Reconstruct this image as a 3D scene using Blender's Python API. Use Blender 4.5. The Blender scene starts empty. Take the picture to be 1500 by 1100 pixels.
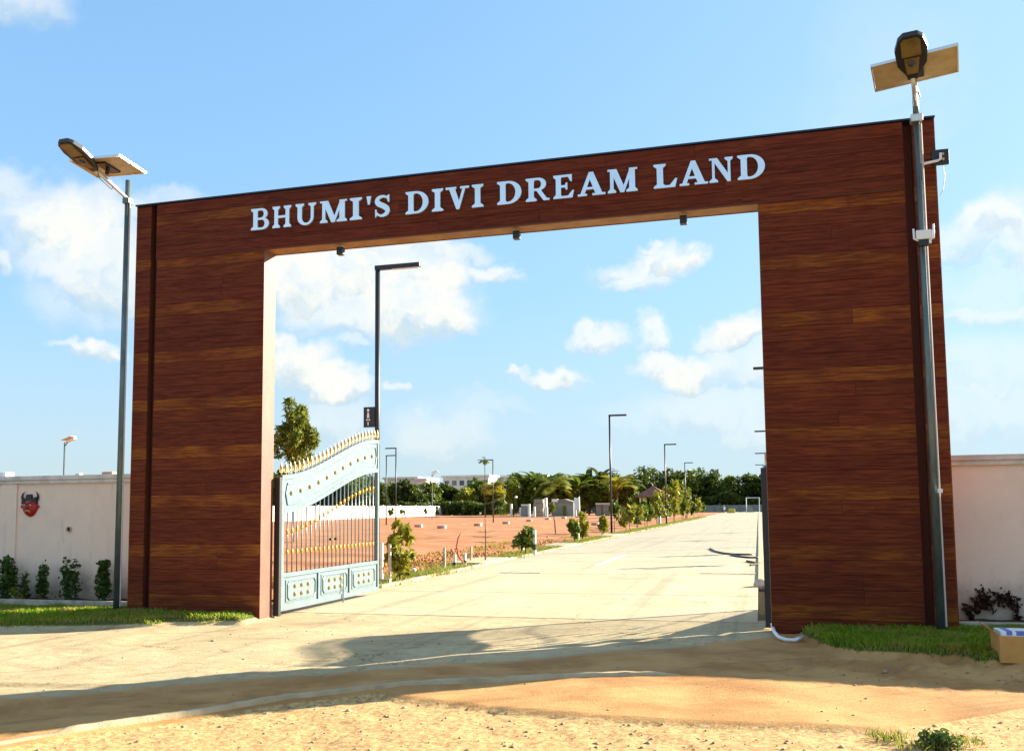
import bpy, bmesh, math, random
import numpy as np
from mathutils import Vector, Matrix, Quaternion
from mathutils.geometry import delaunay_2d_cdt
random.seed(7); RNG = np.random.default_rng(11)
S = bpy.context.scene
COL = S.collection
R = math.radians

# ------------------------------------------------------------------ camera
YAW, PIT, ROL, FPX, PY0 = -0.2642, 0.0839, -0.0097, 1326.3, 632.3
CAM = Vector((9.029, -11.588, 1.55))
cF = Vector((math.sin(YAW)*math.cos(PIT), math.cos(YAW)*math.cos(PIT), math.sin(PIT)))
r0 = Vector((math.cos(YAW), -math.sin(YAW), 0)); u0 = r0.cross(cF)
cR = r0*math.cos(ROL) + u0*math.sin(ROL); cU = -r0*math.sin(ROL) + u0*math.cos(ROL)
cd = bpy.data.cameras.new('camera'); cam = bpy.data.objects.new('camera', cd); COL.objects.link(cam)
cam.matrix_world = Matrix(((cR.x, cU.x, -cF.x, CAM.x), (cR.y, cU.y, -cF.y, CAM.y), (cR.z, cU.z, -cF.z, CAM.z), (0, 0, 0, 1)))
cd.sensor_fit = 'HORIZONTAL'; cd.sensor_width = 36; cd.lens = FPX/1500*36
cd.shift_y = (PY0-550)/1500; cd.clip_end = 6000; cd.clip_start = .1
S.camera = cam

def ray(px, py): return cF*FPX + cR*(px-750) - cU*(py-PY0)
def G(px, py, z=0.0):
    d = ray(px, py); return CAM + d*((z-CAM.z)/d.z)
def AY(px, py, Y):
    d = ray(px, py); return CAM + d*((Y-CAM.y)/d.y)

# ------------------------------------------------------------------ light
SUN = Vector((.768, .640, 0)).normalized()*math.cos(R(20.0)); SUN.z = math.sin(R(20.0))
S.view_settings.view_transform = 'Standard'; S.view_settings.look = 'None'
S.view_settings.gamma = 1; S.view_settings.use_curve_mapping = False
S.view_settings.exposure = 2.25
S.render.engine = 'CYCLES'
sl = bpy.data.lights.new('sun', 'SUN'); sl.energy = 4.1; sl.angle = R(.5); sl.color = (1, .9, .74)
so = bpy.data.objects.new('sun', sl); COL.objects.link(so)
so.rotation_euler = SUN.to_track_quat('Z', 'Y').to_euler(); so.location = (30, 20, 30)

W = bpy.data.worlds.new("World"); S.world = W; W.use_nodes = True
class NT:
    def __init__(s, t): s.t = t
    def n(s, typ, **k):
        nd = s.t.nodes.new(typ)
        for a, v in k.items():
            if a == 'i':
                for kk, vv in v.items(): 
                    if isinstance(vv, bpy.types.NodeSocket): s.t.links.new(vv, nd.inputs[kk])
                    else: nd.inputs[kk].default_value = vv
            else: setattr(nd, a, v)
        return nd
    def m(s, op, a, b=None, c=None, clamp=False):
        nd = s.n('ShaderNodeMath', operation=op, use_clamp=clamp)
        for k, v in enumerate((a, b, c)):
            if v is None: continue
            if isinstance(v, bpy.types.NodeSocket): s.t.links.new(v, nd.inputs[k])
            else: nd.inputs[k].default_value = v
        return nd.outputs[0]
    def v(s, op, a, b=None, out=0, sc=None):
        nd = s.n('ShaderNodeVectorMath', operation=op)
        for k, v in enumerate((a, b)):
            if v is None: continue
            if isinstance(v, bpy.types.NodeSocket): s.t.links.new(v, nd.inputs[k])
            else: nd.inputs[k].default_value = v
        if sc is not None: nd.inputs['Scale'].default_value = sc
        return nd.outputs[out]
    def mix(s, f, a, b, typ='RGBA', bt='MIX'):
        nd = s.n('ShaderNodeMix', data_type=typ, blend_type=bt) if typ == 'RGBA' else s.n('ShaderNodeMix', data_type=typ)
        ins = [x for x in nd.inputs if x.enabled]
        for sk, v in zip(ins, (f, a, b)):
            if isinstance(v, bpy.types.NodeSocket): s.t.links.new(v, sk)
            else: sk.default_value = (tuple(v)+(1,))[:4] if typ == 'RGBA' and hasattr(v, '__len__') else v
        return [o for o in nd.outputs if o.enabled][0]
    def noise(s, vec, scale, det=4, rough=.55, dist=0, out=0):
        nd = s.n('ShaderNodeTexNoise', i={'Scale': scale, 'Detail': det, 'Roughness': rough, 'Distortion': dist})
        if vec is not None: s.t.links.new(vec, nd.inputs['Vector'])
        return nd.outputs[out]
    def ramp(s, x, a, b, c=0., d=1., smooth=True):
        nd = s.n('ShaderNodeMapRange', interpolation_type='SMOOTHSTEP' if smooth else 'LINEAR',
                 i={'From Min': a, 'From Max': b, 'To Min': c, 'To Max': d}); s.t.links.new(x, nd.inputs['Value'])
        return nd.outputs[0]

w = NT(W.node_tree); W.node_tree.nodes.clear()
sky = w.n('ShaderNodeTexSky', sky_type='NISHITA', sun_disc=False, sun_elevation=R(20.0),
          sun_rotation=math.atan2(SUN.x, SUN.y), altitude=100, air_density=1.0, dust_density=1.2, ozone_density=1.6)
gen = w.n('ShaderNodeTexCoord').outputs['Generated']
dirn = w.v('NORMALIZE', gen)
sep = w.n('ShaderNodeSeparateXYZ', i={0: dirn})
az = w.m('ARCTAN2', sep.outputs[0], sep.outputs[1]); el = w.m('ARCSINE', sep.outputs[2])
ae = w.n('ShaderNodeCombineXYZ', i={0: az, 1: el, 2: 0.}).outputs[0]
def sub5(a, k): return w.v('SCALE', w.v('SUBTRACT', a, (.5, .5, .5)), sc=k)
n1 = sub5(w.noise(dirn, 14, 3, .5, out=1), .075)
n2 = sub5(w.noise(dirn, 46, 5, .6, out=1), .030)
p = w.v('ADD', w.v('ADD', ae, n1), n2)
CL = [ # px, py, half width, half height, density
 (55,292,75,26,.55),(110,330,80,45,.85),(160,385,85,60,.75),(215,330,55,28,.6),(130,430,70,50,.35),(250,300,40,16,.4),(135,519,42,13,.8),(2,366,18,12,.6),
 (600,455,80,45,1),(560,410,110,50,1),(640,410,45,35,1),(480,385,90,45,1),(650,470,35,30,.9),(430,420,60,45,.85),(520,470,90,32,.7),
 (600,370,70,25,.75),(660,372,55,16,.55),(715,400,42,15,.75),(755,409,24,7,.4),
 (430,545,45,35,.95),(480,562,40,20,.9),(515,565,22,14,.8),(412,515,20,25,.8),(503,511,30,10,.45),(583,575,17,9,.6),
 (485,610,40,28,.4),(645,640,55,34,.38),(700,600,60,20,.2),
 (965,378,42,24,.95),(1002,372,26,17,.9),(920,396,34,18,.7),(940,412,40,14,.55),(945,355,20,10,.7),
 (873,501,34,12,.7),(822,553,30,12,.75),(765,548,17,8,.65),(790,550,20,7,.4),(942,500,17,28,.7),(955,540,40,18,.8),(1005,548,46,22,.9),
 (1085,487,40,22,.95),(1050,500,30,20,.7),(1090,540,70,35,.55),(1040,600,95,35,.4),(1100,620,60,40,.35),(960,620,70,30,.2),
 (1455,335,40,28,.8),(1420,355,40,24,.6),(1500,350,55,50,.55),(1480,430,90,40,.3),(1450,470,50,14,.5),(1460,550,110,35,.35),(1440,600,120,40,.3),
 (15,-15,60,25,.5),(1300,140,90,120,.12)]
acc = None; shd = None
for (px, py, hw, hh, dn) in CL:
    d = ray(px, py).normalized(); a0 = math.atan2(d.x, d.y); e0 = math.asin(d.z)
    k = FPX*1.05
    q = w.v('MULTIPLY', w.v('SUBTRACT', p, (a0, e0, 0)), (k/hw*.72, k/hh*.72, 0))
    L = w.v('LENGTH', q, out=1)
    mk = w.ramp(L, 1.2, .42, 0, min(1, dn*1.15))
    acc = mk if acc is None else w.m('MAXIMUM', acc, mk)
    qy = w.n('ShaderNodeSeparateXYZ', i={0: q}).outputs[1]
    sh = w.m('MULTIPLY', mk, w.ramp(qy, -1.0, .55, .35, 1.0))
    shd = sh if shd is None else w.m('MAXIMUM', shd, sh)
# elsewhere: scattered unseen cumulus outside the directions above, cover raised to brighten fill light
cr = ray(750, 480).normalized(); angd = w.m('ARCCOSINE', w.v('DOT_PRODUCT', dirn, tuple(cr), out=1))
outm = w.ramp(angd, R(33), R(45))
bign = w.noise(w.v('MULTIPLY', p, (1, 2.2, 1)), 3.2, 4, .55)
oth = w.m('MULTIPLY', w.m('MULTIPLY', w.ramp(bign, .50, .62, 0, .9), outm), w.ramp(el, 0.02, .12))
acc = w.m('MAXIMUM', acc, oth); shd = w.m('MAXIMUM', shd, w.m('MULTIPLY', oth, .8))
fine = w.noise(p, 34, 5, .6)
cmask = w.m('MULTIPLY', acc, w.ramp(fine, .25, .6, .72, 1.0), clamp=True)
lum = w.m('DIVIDE', shd, w.m('MAXIMUM', acc, .02))
lum = w.ramp(w.m('ADD', lum, w.m('MULTIPLY', w.m('SUBTRACT', fine, .5), .8)), .3, .85)
ccol = w.mix(lum, (1.55, 1.9, 2.05), (2.5, 2.52, 2.38))
skyc = w.v('DIVIDE', w.v('MULTIPLY', sky.outputs[0], (1.15, 1.72, 2.3)), w.v('ADD', w.v('SCALE', sky.outputs[0], sc=.6), (1, 1, 1)))   # soft shoulder like the phone camera's
hz = w.ramp(el, -.02, .24, .7, 0)
skyc = w.mix(w.m('MULTIPLY', hz, 1.0), skyc, (1.68, 1.98, 1.96))
fin = w.mix(cmask, skyc, ccol)
bg = w.n('ShaderNodeBackground', i={'Color': fin, 'Strength': .085})
W.node_tree.links.new(bg.outputs[0], w.n('ShaderNodeOutputWorld').inputs[0])

# ------------------------------------------------------------------ materials
def mat(name, col, rough=.7, metal=0, spec=.5, build=None):
    m = bpy.data.materials.new(name); m.use_nodes = True
    b = m.node_tree.nodes['Principled BSDF']; t = NT(m.node_tree)
    b.inputs['Base Color'].default_value = (*col, 1); b.inputs['Roughness'].default_value = rough
    b.inputs['Metallic'].default_value = metal; b.inputs['Specular IOR Level'].default_value = spec
    if build: build(t, b)
    return m
def worn(c1, c2, scale=6, amt=1., bump=.0, bscale=60, rough=None, stretch=(1, 1, 1), lo=.35, hi=.68):
    def f(t, b):
        pos = t.v('MULTIPLY', t.n('ShaderNodeNewGeometry').outputs['Position'], stretch)
        n = t.ramp(t.noise(pos, scale, 6, .62), lo, hi, 0, amt)
        t.t.links.new(t.mix(n, c1, c2), b.inputs['Base Color'])
        if bump:
            bp = t.n('ShaderNodeBump', i={'Strength': bump, 'Distance': .02, 'Height': t.noise(pos, bscale, 6, .65)})
            t.t.links.new(bp.outputs[0], b.inputs['Normal'])
    return f
M = {}
def wood(t, b):
    geo = t.n('ShaderNodeNewGeometry').outputs['Position']; oi = t.n('ShaderNodeObjectInfo')
    off = t.v('SCALE', t.n('ShaderNodeCombineXYZ', i={0: oi.outputs['Random'], 1: 0., 2: oi.outputs['Random']}).outputs[0], sc=37.)
    p = t.v('ADD', geo, off)
    g1 = t.noise(t.v('MULTIPLY', p, (1.6, 3, 26)), 1.6, 6, .65, .5)
    g2 = t.noise(t.v('MULTIPLY', p, (4, 4, 90)), 1.2, 4, .6)
    g3 = t.noise(t.v('MULTIPLY', p, (1, 1, 3)), 1.3, 3, .5)
    c = t.mix(t.ramp(g1, .33, .66), (.165, .027, .0075), (.082, .0115, .004))
    gold = t.mix(t.ramp(g1, .38, .6), (.30, .088, .009), (.15, .033, .006))
    sc = t.n('ShaderNodeSeparateColor', i={0: oi.outputs['Color']})
    c = t.mix(t.m('MULTIPLY', sc.outputs[0], t.ramp(g3, .35, .6, .25, 1)), c, gold)
    c = t.mix(1.0, c, t.mix(t.ramp(g2, .3, .75), (1.08, 1.06, 1.02), (.78, .76, .76)), bt='MULTIPLY')
    c = t.mix(1.0, c, t.mix(sc.outputs[1], (.9, .9, .9), (1.1, 1.1, 1.1)), bt='MULTIPLY')
    t.t.links.new(c, b.inputs['Base Color'])
    t.t.links.new(t.ramp(g1, .3, .7, .5, .7), b.inputs['Roughness'])
    bp = t.n('ShaderNodeBump', i={'Strength': .12, 'Distance': .01, 'Height': g2}); t.t.links.new(bp.outputs[0], b.inputs['Normal'])
M['wood'] = mat('wood_plank', (.1, .03, .015), .5, spec=.16, build=wood)
M['core'] = mat('arch_core', (.10, .022, .009), .8)
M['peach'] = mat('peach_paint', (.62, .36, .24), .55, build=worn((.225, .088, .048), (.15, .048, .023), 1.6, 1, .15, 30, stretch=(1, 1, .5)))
M['soffit'] = mat('golden_soffit', (.3, .14, .04), .6, build=worn((.34, .165, .05), (.24, .10, .03), 4, 1, .1, 30))
M['flash'] = mat('metal_flashing', (.04, .05, .08), .45, .6)
M['steelpole'] = mat('galvanised_pole', (.10, .13, .125), .42, .55, build=worn((.09, .13, .13), (.16, .19, .18), 9, 1, .0, stretch=(1, 1, .3)))
M['letter'] = mat('brushed_letter', (.80, .86, .90), .28, .75, build=worn((.80, .87, .92), (.70, .74, .74), 5, .6))
M['black'] = mat('black_plastic', (.018, .017, .017), .45)
M['darkmetal'] = mat('dark_grey_metal', (.03, .032, .036), .4, .3)
M['white'] = mat('white_plastic', (.8, .8, .78), .4)
M['conduit'] = mat('pale_conduit', (.55, .47, .43), .5)
M['lampunder'] = mat('lamp_underside', (.20, .13, .03), .4, .1, build=worn((.24, .16, .035), (.10, .07, .02), 8, .8))
M['panelback'] = mat('solar_panel_back', (.52, .40, .20), .5, build=worn((.55, .42, .22), (.42, .31, .15), 7, .8, stretch=(1, 1, 1)))
M['pvcell'] = mat('solar_cells', (.01, .015, .05), .15)
M['alu'] = mat('aluminium_edge', (.75, .74, .70), .35, .7)
M['lens'] = mat('lamp_lens', (.03, .04, .07), .15)
def gatem(t, b):
    pos = t.n('ShaderNodeNewGeometry').outputs['Position']; z = t.n('ShaderNodeSeparateXYZ', i={0: pos}).outputs[2]
    c = t.mix(t.ramp(t.noise(pos, 7, 6, .6), .35, .7), (.14, .205, .225), (.11, .165, .18))
    n = t.noise(pos, 16, 7, .75)
    c = t.mix(t.m('MULTIPLY', t.ramp(n, .52, .64), t.ramp(z, .9, .05, .15, .8)), c, (.19, .13, .075))
    c = t.mix(t.ramp(t.noise(pos, 30, 5, .7), .66, .7, 0, .7), c, (.10, .04, .02))
    t.t.links.new(c, b.inputs['Base Color'])
M['gate'] = mat('pale_blue_gate_paint', (.55, .68, .72), .38, .1, build=gatem)
M['gatebar'] = mat('gate_bar_paint', (.15, .21, .25), .35, .2)
M['gold'] = mat('gold_paint', (.58, .38, .08), .35, .45)
M['cream'] = mat('cream_gold_paint', (.50, .37, .15), .4, .2)
def wallm(t, b):
    pos = t.n('ShaderNodeNewGeometry').outputs['Position']
    z = t.n('ShaderNodeSeparateXYZ', i={0: pos}).outputs[2]
    n = t.noise(pos, 2.6, 6, .65); n2 = t.noise(t.v('MULTIPLY', pos, (3, 3, .6)), 2.2, 5, .6)
    base = t.mix(t.ramp(n, .35, .7), (.90, .68, .53), (.84, .63, .50))
    streak = t.ramp(n2, .55, .78, 0, .35)
    base = t.mix(streak, base, (.42, .36, .30))
    base = t.mix(t.m('MULTIPLY', t.ramp(t.noise(t.v('MULTIPLY', pos, (1, 1, 1.6)), 5.5, 7, .75, .8), .56, .66, 0, .85), t.ramp(z, .9, .2)), base, (.20, .16, .10))
    base = t.mix(t.ramp(t.noise(t.v('MULTIPLY', pos, (7, 7, .35)), 1.5, 3, .6), .6, .75, 0, .3), base, (.50, .44, .38))
    dm = t.ramp(t.m('ADD', z, t.m('MULTIPLY', t.m('SUBTRACT', n, .5), 1.1)), .75, .15, 0, .8)
    base = t.mix(dm, base, (.26, .21, .14))
    t.t.links.new(base, b.inputs['Base Color'])
    bp = t.n('ShaderNodeBump', i={'Strength': .25, 'Distance': .01, 'Height': t.noise(pos, 70, 5, .6)}); t.t.links.new(bp.outputs[0], b.inputs['Normal'])
M['wall'] = mat('pink_plaster', (.6, .5, .4), .85, build=wallm)
M['coping'] = mat('coping_plaster', (.62, .56, .5), .8, build=worn((.78, .68, .61), (.48, .43, .39), 4, .8, .2, 50))
M['kerb'] = mat('kerb_concrete', (.42, .36, .28), .85, build=worn((.50, .43, .33), (.26, .22, .17), 5, .9, .5, 40))
M['kerbw'] = mat('pale_kerb_concrete', (.6, .55, .45), .85, build=worn((.52, .41, .24), (.36, .26, .14), 3, .9, .4, 40))
M['soil'] = mat('planter_soil', (.06, .035, .02), .95, build=worn((.07, .04, .025), (.03, .018, .012), 14, 1, .8, 60))
def concrete(t, pos):
    n = t.noise(pos, .55, 7, .6); n2 = t.noise(t.v('MULTIPLY', pos, (.35, 1.1, 1)), 1.4, 6, .65, .6); n3 = t.noise(pos, 9, 6, .7)
    y = t.n('ShaderNodeSeparateXYZ', i={0: pos}).outputs[1]
    c = t.mix(t.ramp(n, .35, .68), (.54, .435, .25), (.44, .35, .195))
    c = t.mix(t.ramp(n2, .5, .72, 0, .6), c, (.32, .255, .15))
    c = t.mix(t.ramp(n3, .5, .75, 0, .3), c, (.22, .18, .12))
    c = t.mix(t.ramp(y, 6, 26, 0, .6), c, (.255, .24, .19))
    tk = t.noise(t.v('MULTIPLY', pos, (2.6, .05, 1)), 1.0, 4, .6, .3)
    c = t.mix(t.m('MULTIPLY', t.ramp(tk, .52, .68, 0, .55), t.ramp(n3, .35, .6, .4, 1)), c, (.20, .165, .11))
    c = t.mix(t.ramp(t.noise(pos, 2.1, 7, .75, 1.2), .58, .66, 0, .5), c, (.23, .19, .13))
    vv = t.n('ShaderNodeTexVoronoi', feature='DISTANCE_TO_EDGE', i={'Scale': .36, 'Vector': t.v('ADD', pos, t.v('SCALE', t.noise(pos, 2.2, 4, .6, out=1), sc=.9))})
    cr = t.m('MULTIPLY', t.ramp(vv.outputs[0], .0, .006, .75, 0), t.ramp(t.noise(pos, .5, 2), .48, .56))
    return t.mix(cr, c, (.10, .075, .05)), n3
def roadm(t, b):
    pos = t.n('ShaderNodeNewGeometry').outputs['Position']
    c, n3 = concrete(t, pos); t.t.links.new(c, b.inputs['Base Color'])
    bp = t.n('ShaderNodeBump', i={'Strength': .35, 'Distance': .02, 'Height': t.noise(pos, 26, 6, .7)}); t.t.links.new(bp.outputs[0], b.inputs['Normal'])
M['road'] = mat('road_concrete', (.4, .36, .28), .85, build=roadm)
M['joint'] = mat('joint_filler', (.2, .16, .10), .9)
M['paint'] = mat('road_paint', (.72, .70, .62), .7)
def frontm(t, b):
    pos = t.n('ShaderNodeNewGeometry').outputs['Position']
    at = t.n('ShaderNodeAttribute', attribute_name='zones'); z = t.n('ShaderNodeSeparateColor', i={0: at.outputs['Color']})
    n = t.noise(pos, 1.1, 7, .62, .3); n2 = t.noise(t.v('MULTIPLY', pos, (1, 2.4, 1)), 3.2, 7, .7, .8); n3 = t.noise(pos, 22, 6, .7)
    conc, _ = concrete(t, pos); conc = t.mix(t.ramp(n2, .45, .7, 0, .6), conc, (.42, .24, .10))
    sand = t.mix(t.ramp(n, .35, .66), (.56, .31, .115), (.38, .185, .06))
    rough = t.mix(t.ramp(n3, .36, .64), (.64, .43, .19), (.36, .20, .075))
    lawn = t.mix(t.ramp(n3, .35, .65), (.05, .10, .012), (.12, .10, .03))
    c = t.mix(t.ramp(t.m('ADD', z.outputs[1], t.m('MULTIPLY', t.m('SUBTRACT', n, .5), 1.4)), .3, .7), sand, conc)  # pale concrete colours the sunlit side, browner sand the shadow band
    c = t.mix(t.ramp(n3, .5, .72, 0, .35), c, (.25, .165, .09))
    rot = t.n('ShaderNodeMapping', i={'Rotation': (0, 0, -.62), 'Scale': (1, 1, 1)}); t.t.links.new(pos, rot.inputs['Vector'])
    trk = t.noise(t.v('MULTIPLY', rot.outputs[0], (.35, 4.2, 1)), 1.5, 5, .6, .4)
    c = t.mix(t.ramp(trk, .54, .7, 0, .45), c, (.22, .135, .065))
    c = t.mix(t.ramp(t.m('ADD', z.outputs[2], t.m('MULTIPLY', t.m('SUBTRACT', n2, .5), .5)), .4, .6), c, rough)
    c = t.mix(t.ramp(t.m('ADD', z.outputs[0], t.m('MULTIPLY', t.m('SUBTRACT', n3, .5), .4)), .35, .6), c, lawn)
    t.t.links.new(c, b.inputs['Base Color'])
    hh = t.m('ADD', t.m('MULTIPLY', t.noise(pos, 40, 8, .75), 1.), t.m('ADD', t.m('MULTIPLY', n2, .8), t.m('MULTIPLY', trk, -1.6)))
    bp = t.n('ShaderNodeBump', i={'Strength': .55, 'Distance': .02, 'Height': hh}); t.t.links.new(bp.outputs[0], b.inputs['Normal'])
M['front'] = mat('sandy_ground', (.4, .3, .2), .95, spec=.2, build=frontm)
M['earth'] = mat('dry_earth', (.3, .2, .12), .95, spec=.2, build=worn((.24, .16, .09), (.13, .12, .05), .15, 1, .4, 5))
M['red'] = mat('red_field_soil', (.42, .17, .08), .95, spec=.2, build=worn((.46, .195, .08), (.30, .115, .045), .35, 1, .9, 2.2, stretch=(.5, 1.6, 1)))
def leafmat(name, a, bcol, trans=.35, dry=None):
    def f(t, b):
        g = t.n('ShaderNodeNewGeometry')
        c = t.mix(g.outputs['Random Per Island'], a, bcol)
        if dry: c = t.mix(t.ramp(t.noise(g.outputs['Position'], 2.6, 4, .65), .46, .62, 0, .8), c, dry)
        t.t.links.new(c, b.inputs['Base Color'])
        tr = t.n('ShaderNodeBsdfTranslucent'); t.t.links.new(c, tr.inputs[0])
        mx = t.n('ShaderNodeMixShader', i={0: trans}); t.t.links.new(b.outputs[0], mx.inputs[1]); t.t.links.new(tr.outputs[0], mx.inputs[2])
        t.t.links.new(mx.outputs[0], t.t.nodes['Material Output'].inputs[0])
    return mat(name, a, .55, spec=.3, build=f)
M['leaf_dark'] = leafmat('dark_green_leaf', (.032, .056, .006), (.085, .115, .010))
M['leaf_mid'] = leafmat('mid_green_leaf', (.07, .115, .008), (.16, .2, .018))
M['leaf_droop'] = leafmat('drooping_leaf', (.07, .11, .008), (.26, .27, .03))
M['leaf_yellow'] = leafmat('yellow_green_leaf', (.17, .2, .012), (.33, .29, .03))
M['leaf_shrub'] = leafmat('shrub_leaf', (.025, .07, .012), (.10, .15, .02))
M['leaf_dry'] = leafmat('dry_brown_leaf', (.035, .012, .008), (.075, .03, .015), .15)
M['grass'] = leafmat('lawn_grass', (.10, .24, .008), (.40, .46, .03), .45, (.44, .36, .08))
M['grass_dry'] = leafmat('verge_grass', (.13, .19, .02), (.30, .27, .05), .4)
M['bark'] = mat('bark', (.13, .09, .05), .9, build=worn((.16, .11, .065), (.07, .045, .03), 20, 1, .5, 60))
M['bwhite'] = mat('white_building_paint', (.68, .68, .62), .8, build=worn((.7, .7, .64), (.55, .55, .5), .4, .8))
M['glass'] = mat('dark_window_glass', (.05, .07, .09), .15)
M['limewash'] = mat('limewashed_wall', (.72, .71, .64), .85, build=worn((.75, .74, .67), (.62, .6, .52), .5, .8))
M['greysheet'] = mat('grey_sheet', (.2, .23, .22), .6, .2, build=worn((.22, .25, .23), (.13, .15, .14), .8, .8))
M['greyblock'] = mat('grey_block', (.26, .25, .21), .85, build=worn((.22, .21, .17), (.13, .13, .10), 1, .8))
M['tile'] = mat('red_roof_tile', (.26, .10, .06), .8, build=worn((.30, .12, .07), (.15, .06, .04), 2, .9))
M['cardboard'] = mat('cardboard', (.42, .22, .075), .8, build=worn((.58, .30, .08), (.46, .23, .06), 5, .7))
M['printwhite'] = mat('white_carton', (.78, .80, .84), .5)
M['printblue'] = mat('blue_print', (.12, .18, .5), .5)
M['devilred'] = mat('mask_red', (.42, .016, .012), .4)
M['devilblack'] = mat('mask_black', (.018, .016, .018), .5)
M['rust'] = mat('rusty_red_rod', (.38, .06, .03), .6)
M['brick'] = mat('brick_piece', (.55, .30, .2), .85)
M['skin'] = mat('skin', (.22, .12, .07), .6)
M['cloth_w'] = mat('white_cloth', (.7, .7, .7), .8)
M['cloth_d'] = mat('dark_cloth', (.03, .03, .045), .8)
M['yellow'] = mat('yellow_board', (.55, .42, .04), .6)
M['stone'] = mat('pebble', (.34, .25, .16), .9, build=worn((.42, .31, .19), (.2, .14, .09), 12, 1))

# ------------------------------------------------------------------ object helpers
def tag(o, label=None, cat=None, group=None, kind=None):
    if label: o['label'] = label
    if cat: o['category'] = cat
    if group: o['group'] = group
    if kind: o['kind'] = kind
    return o
def empty(name, loc, label, cat, group=None, rz=0):
    o = bpy.data.objects.new(name, None); COL.objects.link(o); o.location = loc; o.rotation_euler = (0, 0, rz)
    o.empty_display_size = .2
    return tag(o, label, cat, group)
def link(name, me, m=None, parent=None, loc=None):
    o = bpy.data.objects.new(name, me); COL.objects.link(o)
    if m is not None and not len(me.materials): me.materials.append(M[m] if isinstance(m, str) else m)
    if parent: o.parent = parent
    if loc is not None: o.location = loc
    return o
def copy_tree(o, parent=None):
    c = o.copy(); COL.objects.link(c)
    if parent: c.parent = parent
    for ch in list(o.children): copy_tree(ch, c)
    return c
class MB:
    def __init__(s): s.v = []; s.f = []
    def add(s, vs, fs):
        k = len(s.v); s.v += [tuple(a) for a in vs]; s.f += [tuple(i+k for i in f) for f in fs]; return s
    def box(s, x0, y0, z0, x1, y1, z1, mt=None):
        vs = [Vector(c) for c in ((x0, y0, z0), (x1, y0, z0), (x1, y1, z0), (x0, y1, z0), (x0, y0, z1), (x1, y0, z1), (x1, y1, z1), (x0, y1, z1))]
        if mt: vs = [mt @ a for a in vs]
        return s.add(vs, [(0, 3, 2, 1), (4, 5, 6, 7), (0, 1, 5, 4), (1, 2, 6, 5), (2, 3, 7, 6), (3, 0, 4, 7)])
    def tube(s, pts, rad, n=8, cap=True):
        pts = [Vector(a) for a in pts]; rs = rad if hasattr(rad, '__len__') else [rad]*len(pts)
        base = len(s.v); up = None
        for i, q in enumerate(pts):
            t = (pts[min(i+1, len(pts)-1)] - pts[max(i-1, 0)]).normalized()
            if up is None: up = t.orthogonal().normalized()
            up = (up - t*up.dot(t)).normalized(); si = t.cross(up)
            for k in range(n):
                a = 2*math.pi*k/n; s.v.append(tuple(q + (up*math.cos(a)+si*math.sin(a))*rs[i]))
        for i in range(len(pts)-1):
            for k in range(n):
                a = base+i*n+k; b = base+i*n+(k+1) % n; s.f.append((a, b, b+n, a+n))
        if cap:
            s.f.append(tuple(base+k for k in reversed(range(n)))); s.f.append(tuple(base+(len(pts)-1)*n+k for k in range(n)))
        return s
    def prism(s, poly, axis, d0, d1):
        # poly of (a,b); axis 'y': (a,d,b) ; 'z': (a,b,d) ; 'x': (d,a,b)
        mk = {'y': lambda a, b, d: (a, d, b), 'z': lambda a, b, d: (a, b, d), 'x': lambda a, b, d: (d, a, b)}[axis]
        n = len(poly); vs = [mk(a, b, d0) for a, b in poly]+[mk(a, b, d1) for a, b in poly]
        return s.add(vs, [tuple(range(n)), tuple(range(2*n-1, n-1, -1))]+[(i, (i+1) % n+0, (i+1) % n+n, i+n) for i in range(n)])
    def lathe(s, prof, c=(0, 0, 0), n=10, axis='z'):
        base = len(s.v); c = Vector(c)
        for r_, h in prof:
            for k in range(n):
                a = 2*math.pi*k/n; v = (r_*math.cos(a), r_*math.sin(a), h)
                if axis == 'y': v = (v[0], v[2], v[1])
                if axis == 'x': v = (v[2], v[0], v[1])
                s.v.append(tuple(c+Vector(v)))
        for i in range(len(prof)-1):
            for k in range(n):
                a = base+i*n+k; b = base+i*n+(k+1) % n; s.f.append((a, b, b+n, a+n))
        return s
    def mesh(s, name, m=None, smooth=False, bevel=0):
        me = bpy.data.meshes.new(name); me.from_pydata(s.v, [], s.f); me.update()
        bm = bmesh.new(); bm.from_mesh(me); bmesh.ops.recalc_face_normals(bm, faces=bm.faces)
        if bevel: bmesh.ops.bevel(bm, geom=bm.edges[:], offset=bevel, segments=2, affect='EDGES', profile=.6)
        bm.to_mesh(me); bm.free()
        if smooth: me.shade_smooth()
        if m: me.materials.append(M[m] if isinstance(m, str) else m)
        return me
    def obj(s, name, m, parent=None, smooth=False, bevel=0, loc=None):
        return link(name, s.mesh(name, m, smooth, bevel), None, parent, loc)
def npmesh(name, V, F, m):
    me = bpy.data.meshes.new(name); V = np.asarray(V, dtype=np.float32); F = np.asarray(F, dtype=np.int32)
    me.vertices.add(len(V)); me.vertices.foreach_set('co', V.ravel())
    k = F.shape[1]; me.loops.add(F.size); me.loops.foreach_set('vertex_index', F.ravel())
    me.polygons.add(len(F)); me.polygons.foreach_set('loop_start', np.arange(len(F), dtype=np.int32)*k)
    me.polygons.foreach_set('loop_total', np.full(len(F), k, dtype=np.int32))
    me.update(); me.validate()
    if m: me.materials.append(M[m])
    return me
def struct(name, me, label=None):
    o = link(name, me); o['kind'] = 'structure'
    if label: o['label'] = label
    return o

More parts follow.
